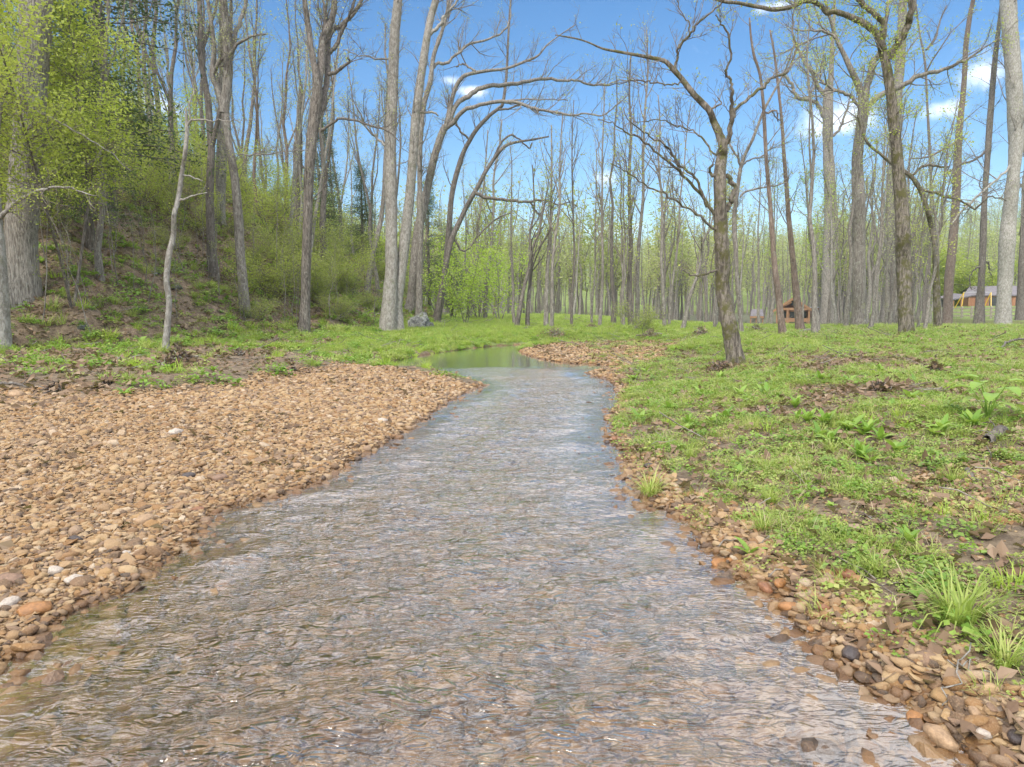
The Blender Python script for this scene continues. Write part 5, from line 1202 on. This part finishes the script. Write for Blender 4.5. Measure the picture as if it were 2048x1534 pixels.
log_thing('driftwood', 'pale curved driftwood stick in front of the drift pile', [(326, 740, 6), (332, 726, 6), (348, 718, 5), (366, 716, 4)], B_WHITE, cat='driftwood')
log_thing('driftwood', 'long thin pale stick lying across the left bank from the left edge to the sapling', [(12, 710, 3), (60, 706, 3), (110, 702, 3), (145, 700, 3)], B_WHITE, cat='driftwood')
log_thing('driftwood', 'dark stick lying along the debris line at the far left', [(0, 768, 5), (40, 772, 5), (90, 778, 5), (140, 780, 4), (172, 790, 3)], B_DARK, cat='driftwood')
log_thing('driftwood', 'thin fallen pole reaching left from the drift pile', [(188, 736, 3), (230, 728, 3), (280, 712, 3), (318, 700, 3)], B_WHITE, cat='driftwood')
log_thing('driftwood', 'wet dark stick on the right bank in the weeds behind the rosettes', [(1516, 776, 9), (1528, 770, 9), (1540, 768, 7)], B_DARK, cat='driftwood')
log_thing('root', 'exposed brown root hanging over the stones at the lower right shore', [(1596, 1200, 4), (1606, 1235, 5), (1618, 1262, 4)], B_WARM, cat='root')
log_thing('root', 'dark thick root among the lower right stones', [(1962, 1300, 7), (1980, 1312, 8), (2000, 1330, 6)], B_DARK, cat='root')
for k, (a, lab) in enumerate((([(1875, 1428, 3), (1905, 1380, 3, .04), (1938, 1322, 3, .08)], 'pale dry straw leaning up over the lower right stones'), ([(1888, 1336, 3, .03), (1940, 1348, 3, .04), (1990, 1360, 2)], 'pale dry straw crossing the leaning one'),
                             ([(1530, 796, 3, .0), (1533, 808, 3), (1537, 822, 3)], 'short pale stalk among the rosettes, nearest the leaning mossy tree'), ([(1465, 1022, 3), (1490, 1021, 2), (1510, 1020, 2)], 'pale stalk lying by the short stiff grass tuft'),
                             ([(1968, 915, 4), (1975, 922, 4), (1983, 930, 4)], 'whitish wood splinter behind the charred stick'))):
    log_thing('dry_stalk', lab, a, B_WHITE, cat='stalk')
def pile(lab, px, py, wpx, hpx, nst, nlf, seed, m=B_WARM, name='drift_pile', cat='debris pile'):
    g = ground(px, py); rng = np.random.default_rng(seed); W_ = wpx / F * g[1] / 2; H_ = hpx / F * g[1] * 1.4; o = thing(name, lab, cat, tuple(g))
    for k in range(10):   # the larger sticks one by one
        a = rng.random() * 6.28; c = rng.normal(size=3) * [W_ * .3, W_ * .3, 0] + [0, 0, H_ * .3]; L = W_ * rng.uniform(.8, 1.8); d = unit(np.array([math.cos(a), math.sin(a), rng.normal() * .45]))
        P = np.array([c + d * L * t + rng.normal(size=3) * .02 for t in np.linspace(-.5, .5, 6)]); mb = MB(); mb.tube(P, np.linspace(.014, .006, 6) * (.6 + rng.random()), 5, .2, rng); obj('stick', mb.mesh('stick', [[B_WARM, B_TWIG, B_WHITE][k % 3]]), o)
    mb = MB()
    for k in range(nst):
        a = rng.random() * 6.28; q_ = rng.random(); c = np.array([math.cos(a) * W_ * q_, math.sin(a) * W_ * q_ * .8, H_ * (1 - q_) * rng.random() * 1.1]); L = W_ * rng.uniform(.25, .9); d = unit(rng.normal(size=3) * [1, 1, .6])
        P = np.array([c + d * L * t + rng.normal(size=3) * .012 for t in np.linspace(-.5, .5, 5)]); mb.tube(P, np.linspace(.009, .003, 5), 3, cap=False)
    s_ = obj('small_twigs', mb.mesh(name, [m]), o); s_['kind'] = 'stuff'
    a = rng.random(nlf) * 6.28; q_ = np.sqrt(rng.random(nlf)); P = np.stack([np.cos(a) * W_ * q_, np.sin(a) * W_ * q_, H_ * (1 - q_) * rng.random(nlf) * 1.1 + .01], -1)
    V, Q = leaf_quads(P, .10, rng, 1, .3, .6); mb = MB(); mb.add(V, Q=Q); l_ = obj('caught_leaves', mb.mesh(name, [L_DEAD], False), o); l_['kind'] = 'stuff'
pile('brown drift pile of sticks and dead leaves caught round the foot of the slender sapling', 358, 730, 70, 34, 150, 420, 1)
pile('low drift pile of dead leaves and sticks in front of the mossy leaning tree', 1445, 742, 60, 14, 120, 320, 2)
pile('brown drift heap caught in the brush beyond the gravel spit', 1300, 676, 46, 14, 110, 160, 3)
pile('dark drift heap left of the mossy leaning tree trunk', 1402, 672, 40, 16, 110, 160, 4)
pile('low heap of grey drift in front of the small shed', 1512, 664, 44, 10, 90, 140, 5)
pile('small brown drift tuft hanging in a dead stem on the right bank', 1870, 748, 16, 28, 60, 130, 6)
pile('grey drift scrap on the right bank between the rosettes and the weeds', 1765, 778, 50, 10, 70, 150, 7)
pile('small reddish drift tuft on the upper left bar, right one', 585, 745, 16, 20, 40, 60, 8)
pile('brown drift tuft on the left bank beside the drift pile', 480, 712, 34, 12, 60, 120, 9)
pile('dark drift tuft at the debris line left of the weeds', 110, 785, 40, 14, 80, 120, 10)
pile('brown tangle of drift and bare earth on the far bank mound', 1108, 672, 66, 12, 90, 160, 11)
pile('mound of earth and drift in the meadow beyond the bend', 1185, 658, 26, 10, 70, 90, 12)
pile('brown drift tuft among the weeds left of the drift pile', 215, 770, 18, 12, 40, 60, 13)

# slender bare stems of the slope
r = np.random.default_rng(55)
def sapling(seed):
    rng = np.random.default_rng(seed); h = rng.uniform(2.2, 4.2); z = np.linspace(-.05, h, 8); w = np.cumsum(rng.normal(size=(8, 2)) * .05, 0); P = np.stack([w[:, 0], w[:, 1], z], 1); R = np.linspace(.018, .005, 8)
    mb = MB(); mb.tube(P, R, 5, .05, rng, False); out = []; tips = []; sprout(rng, P, R, 0, dict(lv=[(4, .3, 50, 1, .2), (5, .1, 42, 1, .1)], len=[.6, .25], max=120, leaflvl=0), out, tips)
    tb = MB()
    for Q, R2, k in out: tb.tube(Q, R2, 3, cap=False)
    T_ = np.array(tips); T_ = T_[rng.random(len(T_)) < .7]; V, Qd = leaf_quads(T_, .055, rng, 3, 1.2); lb = MB(); lb.add(V, Q=Qd)
    return [('stem', mb.mesh('stem', [B_GREY])), ('twigs', tb.mesh('twigs', [B_TWIG])), ('leaves', lb.mesh('leaves', [L_OLIVE], False))]
SP_ = [sapling(4000 + k) for k in range(6)]
for k in range(110):
    px = r.uniform(90, 880) if k < 90 else r.uniform(1480, 1960); py = r.uniform(380, 680) if k < 90 else r.uniform(655, 668)
    if k < 90 and py > 690 - px * .06: py = 640
    g = ground(px, py)
    plant_tree('slope_sapling' if k < 90 else 'bank_sapling', SP_[r.integers(6)], 'thin stem with few leaves ' + where_slope(g[0], g[1]) if k < 90 else 'low thin stem with small leaves between the right bank trunks', 'sapling',
               g[0], g[1], r.uniform(0, 6.28), r.uniform(.6, 1.1) * (1 if k < 90 else .3), 'thin saplings on the left slope' if k < 90 else 'small stems between the right bank trunks', z=g[2], tilt=(r.normal(0, .06), r.normal(0, .08)))

# ------------------------------------------------------------------ buildings behind the right hand wood
def flat_mat(name, c, c2=None, sc=3.0, rough=.8, stretch=(1, 1, 1), bump=.3):
    m, nt = mat(name); q = N(nt); P = q.pos(stretch); n1 = q.noise(P, sc, 5, .65)
    col = q.mix(q.step(n1, .3, .7), c, c2 or tuple(v * .7 for v in c)); b = q.n('ShaderNodeBump', ins={'Strength': bump, 'Distance': .02, 'Height': n1})
    q.link(q.n('ShaderNodeBsdfPrincipled', ins={'Base Color': col, 'Roughness': rough, 'Normal': b.outputs[0]}).outputs[0], q.n('ShaderNodeOutputMaterial').inputs[0]); return m
M_CEDARW = flat_mat('orange_timber', (.38, .18, .09), (.28, .125, .06), 2.0, .7, (6, 6, .6))
M_BEAM = flat_mat('timber_beam', (.36, .20, .10), (.27, .145, .07), 3)
M_ROOF = flat_mat('grey_roof', (.13, .115, .125), (.20, .18, .19), 4)
M_DARKG = flat_mat('dark_glass', (.02, .025, .03), (.05, .055, .06), 1, .15)
M_RAIL = flat_mat('weathered_rail', (.46, .40, .33), (.33, .28, .22), 5)
M_YEL = flat_mat('yellow_metal', (.70, .46, .03), (.62, .38, .02), 3, .4)
M_METAL = flat_mat('roof_metal', (.55, .55, .56), (.45, .45, .46), 2, .35)
M_BLUE = flat_mat('blue_plastic', (.16, .36, .48), (.12, .30, .42), 3, .4)
def base_frame(px, py, D):
    g = at(px, py, D); return np.array(g), D / F        # origin, metres per measured pixel
# timber frame cabin
Dc = 92; g, u = base_frame(1585, 653, Dc); g[2] = gz(g[0], g[1]); 
cb = thing('timber_cabin', 'orange timber framed cabin with open gable porch between the two reddish trunks', 'cabin', tuple(g), -math.atan2(g[0], g[1]))
hw = 34 * u; eh = 30 * u; rh = 53 * u; dp = 6.5
def part(nm, mb, m, parent, kind=None):
    o = obj(nm, mb.mesh(nm, [m], False), parent); 
    if kind: o['kind'] = kind
    return o
mb = MB(); mb.box((0, 3.2, eh / 2), (hw * 1.7, 5.0, eh)); part('wall', mb, M_CEDARW, cb)
mb = MB(); mb.add([(-hw * .85, .72, eh), (hw * .85, .72, eh), (0, .72, rh - .25)], T=[[0, 1, 2]]); part('gable_wall', mb, M_CEDARW, cb)
for sx in (-1, 1):
    mb = MB(); v = [(0, -.9, rh), (0, 6.2, rh), (sx * hw * 1.12, 6.2, eh - .25), (sx * hw * 1.12, -.9, eh - .25)]; w_ = [(a, b, c - .14) for a, b, c in v]
    mb.add(v + w_, Q=[[0, 1, 2, 3], [7, 6, 5, 4], [0, 3, 7, 4], [1, 5, 6, 2], [3, 2, 6, 7]]); part('roof', mb, M_ROOF, cb)
    mb = MB(); mb.beam((0, -.95, rh - .12), (sx * hw * 1.12, -.95, eh - .36), .12, .28); part('rafter', mb, M_BEAM, cb)
    mb = MB(); mb.beam((sx * hw * .82, -.8, eh - .02), (sx * .25, -.8, eh + .9), .18); part('brace', mb, M_BEAM, cb)
    for kx in (.86, .3):
        mb = MB(); mb.box((sx * hw * kx, -.8, eh / 2), (.24, .24, eh)); part('post', mb, M_BEAM, cb)
mb = MB(); mb.box((0, -.8, eh), (hw * 1.9, .26, .30)); part('beam', mb, M_BEAM, cb)
mb = MB(); mb.box((0, -.82, .55), (hw * 1.8, .1, .5)); part('railing', mb, M_BEAM, cb)
for kx in (-.55, 0, .55):
    mb = MB(); mb.box((kx * hw, .66, eh * .45), (hw * .38, .06, eh * .75)); wn = part('window', mb, M_DARKG, cb); mb = MB()
    for s_ in (-1, 1): mb.box((kx * hw + s_ * hw * .2, .6, eh * .45), (.1, .08, eh * .8))
    mb.box((kx * hw, .6, eh * .45 + eh * .4), (hw * .44, .08, .1)); part('frame', mb, M_BEAM, wn)
mb = MB(); mb.box((0, .68, eh + .75), (.7, .06, .6)); part('window', mb, M_DARKG, cb)
# small shed
g, u = base_frame(1513, 658, 80); g[2] = gz(g[0], g[1]); sh = thing('small_shed', 'small shed with grey roof and open front left of the timber cabin', 'shed', tuple(g), -math.atan2(g[0], g[1]))
w_ = 13 * u; e_ = 20 * u; t_ = 33 * u
mb = MB(); mb.add([(-w_ * .95, -.4, e_), (w_ * .95, -.4, e_), (w_ * .8, 1.6, t_), (-w_ * .8, 1.6, t_), (-w_ * .95, -.4, e_ - .12), (w_ * .95, -.4, e_ - .12), (w_ * .8, 1.6, t_ - .12), (-w_ * .8, 1.6, t_ - .12)], Q=[[0, 1, 2, 3], [7, 6, 5, 4], [0, 4, 5, 1], [1, 5, 6, 2], [3, 7, 4, 0][:4], [2, 6, 7, 3]]); part('roof', mb, M_ROOF, sh)
mb = MB(); mb.box((0, -.42, e_ - .14), (w_ * 2, .08, .2)); part('fascia', mb, M_BEAM, sh)
mb = MB(); mb.box((0, 2.2, e_ / 2), (w_ * 1.7, 1.2, e_)); part('wall', mb, M_RAIL, sh)
for kx in (-.9, -.1, .85):
    mb = MB(); mb.box((kx * w_, -.25, e_ / 2 - .1), (.12, .12, e_)); part('post', mb, M_BEAM, sh)
# small timber hut right of the cabin
g, u = base_frame(1630, 650, 96); g[2] = gz(g[0], g[1]); hu = thing('timber_hut', 'little orange timber hut seen between the cabin and the broad grey trunk', 'hut', tuple(g), -math.atan2(g[0], g[1]))
mb = MB(); mb.box((0, 1.2, 14 * u), (17 * u, 2.4, 28 * u)); part('wall', mb, M_CEDARW, hu)
mb = MB(); mb.box((0, 1.2, 28.8 * u), (21 * u, 3.0, 1.6 * u)); part('roof', mb, M_METAL, hu)
# barn
g, u = base_frame(1935, 622, 92); gx0, gy0 = g[0], g[1]; bz = g[2]; bn = thing('barn', 'long orange board-clad barn with grey roof at the right, behind the rail fence', 'barn', (gx0, gy0, bz))
# front wall runs from (1930) rightwards, coming nearer
L_ = 12.5; yaw = -.42; ca_, sa_ = math.cos(yaw), math.sin(yaw)
def bx(s, d, z): return (s * ca_ - d * sa_, s * sa_ + d * ca_, z)
def bbox(mb, s0, s1, d0, d1, z0, z1):
    v = [bx(s, d, z) for z in (z0, z1) for d in (d0, d1) for s in (s0, s1)]
    mb.add(v, Q=[[0, 2, 3, 1], [4, 5, 7, 6], [0, 1, 5, 4], [2, 6, 7, 3], [0, 4, 6, 2], [1, 3, 7, 5]])
eh = 32 * u; nb = 34
mb = MB(); bbox(mb, .02, L_, .03, 7, -.6, eh); part('wall', mb, M_CEDARW, bn)
for k in range(nb):
    a = L_ * k / nb
    if 5.0 < a < 5.9: continue
    mb = MB(); bbox(mb, a + .015, a + L_ / nb - .015, -.02 - .012 * (k % 2), .028, -.6, eh - .01); part('board', mb, M_CEDARW, bn)
mb = MB(); v = [bx(-.6, -.25, eh - .02), bx(L_ + .5, -.25, eh - .02), bx(L_ + .5, 3.5, eh + 1.2), bx(.6, 3.5, eh + 1.2)]; w2 = [(a, b, c - .16) for a, b, c in v]
mb.add(v + w2, Q=[[0, 1, 2, 3], [7, 6, 5, 4], [0, 4, 5, 1], [0, 3, 7, 4], [1, 5, 6, 2]]); part('roof', mb, M_ROOF, bn)
mb = MB(); v = [bx(.6, 3.5, eh + 1.2), bx(L_ + .5, 3.5, eh + 1.2), bx(L_ + .5, 7.7, eh - .02), bx(-.6, 7.7, eh - .02)]; mb.add(v, Q=[[0, 1, 2, 3]]); part('roof', mb, M_ROOF, bn)
mb = MB(); bbox(mb, 2.3, 3.1, -.06, -.035, .5, 1.8); wn = part('window', mb, M_DARKG, bn)
mb = MB()
for a, b, c, d in ((2.2, 2.3, .42, 1.88), (3.1, 3.2, .42, 1.88), (2.3, 3.1, 1.8, 1.88), (2.3, 3.1, .42, .5)): bbox(mb, a, b, -.09, -.035, c, d)
part('frame', mb, M_BEAM, wn)
mb = MB(); bbox(mb, 5.0, 5.9, -.02, .02, -.6, 1.5); part('door', mb, M_DARKG, bn)
# lean-to porch at the barn's left end
g, u = base_frame(1917, 622, 90); pz = g[2]; pc = thing('lean_to', 'low open lean-to with dark roof against the left end of the barn', 'porch', (g[0], g[1], pz))
mb = MB(); mb.add([(-1.2, -.6, 1.5), (1.15, -.6, 2.0), (1.15, 3, 2.3), (-1.2, 3, 1.8), (-1.2, -.6, 1.36), (1.15, -.6, 1.86), (1.15, 3, 2.16), (-1.2, 3, 1.66)], Q=[[0, 1, 2, 3], [7, 6, 5, 4], [0, 4, 5, 1], [3, 7, 4, 0], [1, 5, 6, 2]]); part('roof', mb, M_ROOF, pc)
for kx in (-1.0, 0, .95):
    mb = MB(); mb.box((kx, -.4, .55 + kx * .1), (.16, .16, 2.0 + kx * .2)); part('post', mb, M_BEAM, pc)
mb = MB(); mb.box((0, 2.8, .4), (2.2, .1, 2.2)); part('back_wall', mb, M_DARKG, pc)
# swing frame
g, u = base_frame(1923, 620, 86); sw = thing('swing_frame', 'yellow A-shaped swing frame standing in front of the barn', 'swing set', tuple(g))
for x0 in (0, 3.3):
    for s_ in (-1, 1):
        mb = MB(); mb.beam((x0 - .55 * (1 if x0 == 0 else .4), s_ * .8, -.2), (x0 + .15, 0, 2.15), .08); part('leg', mb, M_YEL, sw)
mb = MB(); mb.beam((.05, 0, 2.15), (3.5, 0, 2.15), .05); part('crossbar', mb, M_METAL, sw)
mb = MB(); mb.box((2.2, 0, .7), (.6, .35, .5)); st_ = part('seat', mb, M_BLUE, sw)
mb = MB(); mb.beam((2.0, 0, .9), (2.0, 0, 2.15), .03); mb.beam((2.4, 0, .9), (2.4, 0, 2.15), .03); part('rope', mb, M_METAL, sw)
# rail fence
fg = thing('rail_fence', 'weathered three-rail wooden fence in front of the barn', 'fence', (0, 0, 0)); fx_ = [1903 + 19.5 * k for k in range(11)]; FPn = []
for px in fx_:
    D = 80 - (px - 1903) * .05; p = at(px, 641, D); p[2] = gz(p[0], p[1]) if False else at(px, 636, D)[2]; FPn.append(p)
    mb = MB(); mb.box((p[0], p[1], p[2] + .35), (.16, .16, 1.9)); part('post', mb, M_RAIL, fg)
for a, b in zip(FPn[:-1], FPn[1:]):
    for z_ in (.25, .65, 1.05):
        mb = MB(); mb.beam(a + [0, -.1, z_], b + [0, -.1, z_], .05, .13); part('rail', mb, M_RAIL, fg)
# shrubs by the barn, yellow flowering twig near the edge, big fresh green tree beyond
for px, s_, lab in ((1932, .55, 'dark low shrub in front of the barn wall, left one'), (1945, .5, 'dark low shrub in front of the barn wall, right one')):
    p = at(px, 622, 89); plant_tree('shrub', [(a, b) for a, b in UN[1]], lab, 'shrub', p[0], p[1], px, s_ * .3, None, z=p[2] - .2)
p = at(1925, 650, 98); plant_tree('fresh_tree', PT[2], 'bright yellow-green tree behind the lean-to', 'tree', p[0], p[1], 1, 1.0, None, z=float(gz(p[0], p[1])))
lf = leafy_bush(5001, 7.5, 5.0, L_SPRING, 6, .22, 1.0, 5, 1300); p = at(1915, 640, 100); plant_tree('fresh_tree', lf, 'rounded yellow-green tree crown left of the barn roof', 'tree', p[0], p[1], 1, 1.25, None, z=float(gz(p[0], p[1])) - 1)
# ------------------------------------------------------------------ thin spring haze
hm, hnt = mat('haze'); hq = N(hnt)
hv = hq.n('ShaderNodeVolumePrincipled', ins={'Color': (.86, .92, 1.0, 1), 'Density': 0.00045, 'Anisotropy': .2})
hq.link(hv.outputs[0], hq.n('ShaderNodeOutputMaterial').inputs['Volume'])
zmin = float(Z.min()) - 1.5; zmax = float(Z.max()) + 22
hb = MB(); hb.box((45, 303, (zmin + zmax) / 2), (780, 660, zmax - zmin))
ho = obj('haze', hb.mesh('haze', [hm], False)); ho['kind'] = 'stuff'; ho['label'] = 'thin pale haze that softens the far woods'
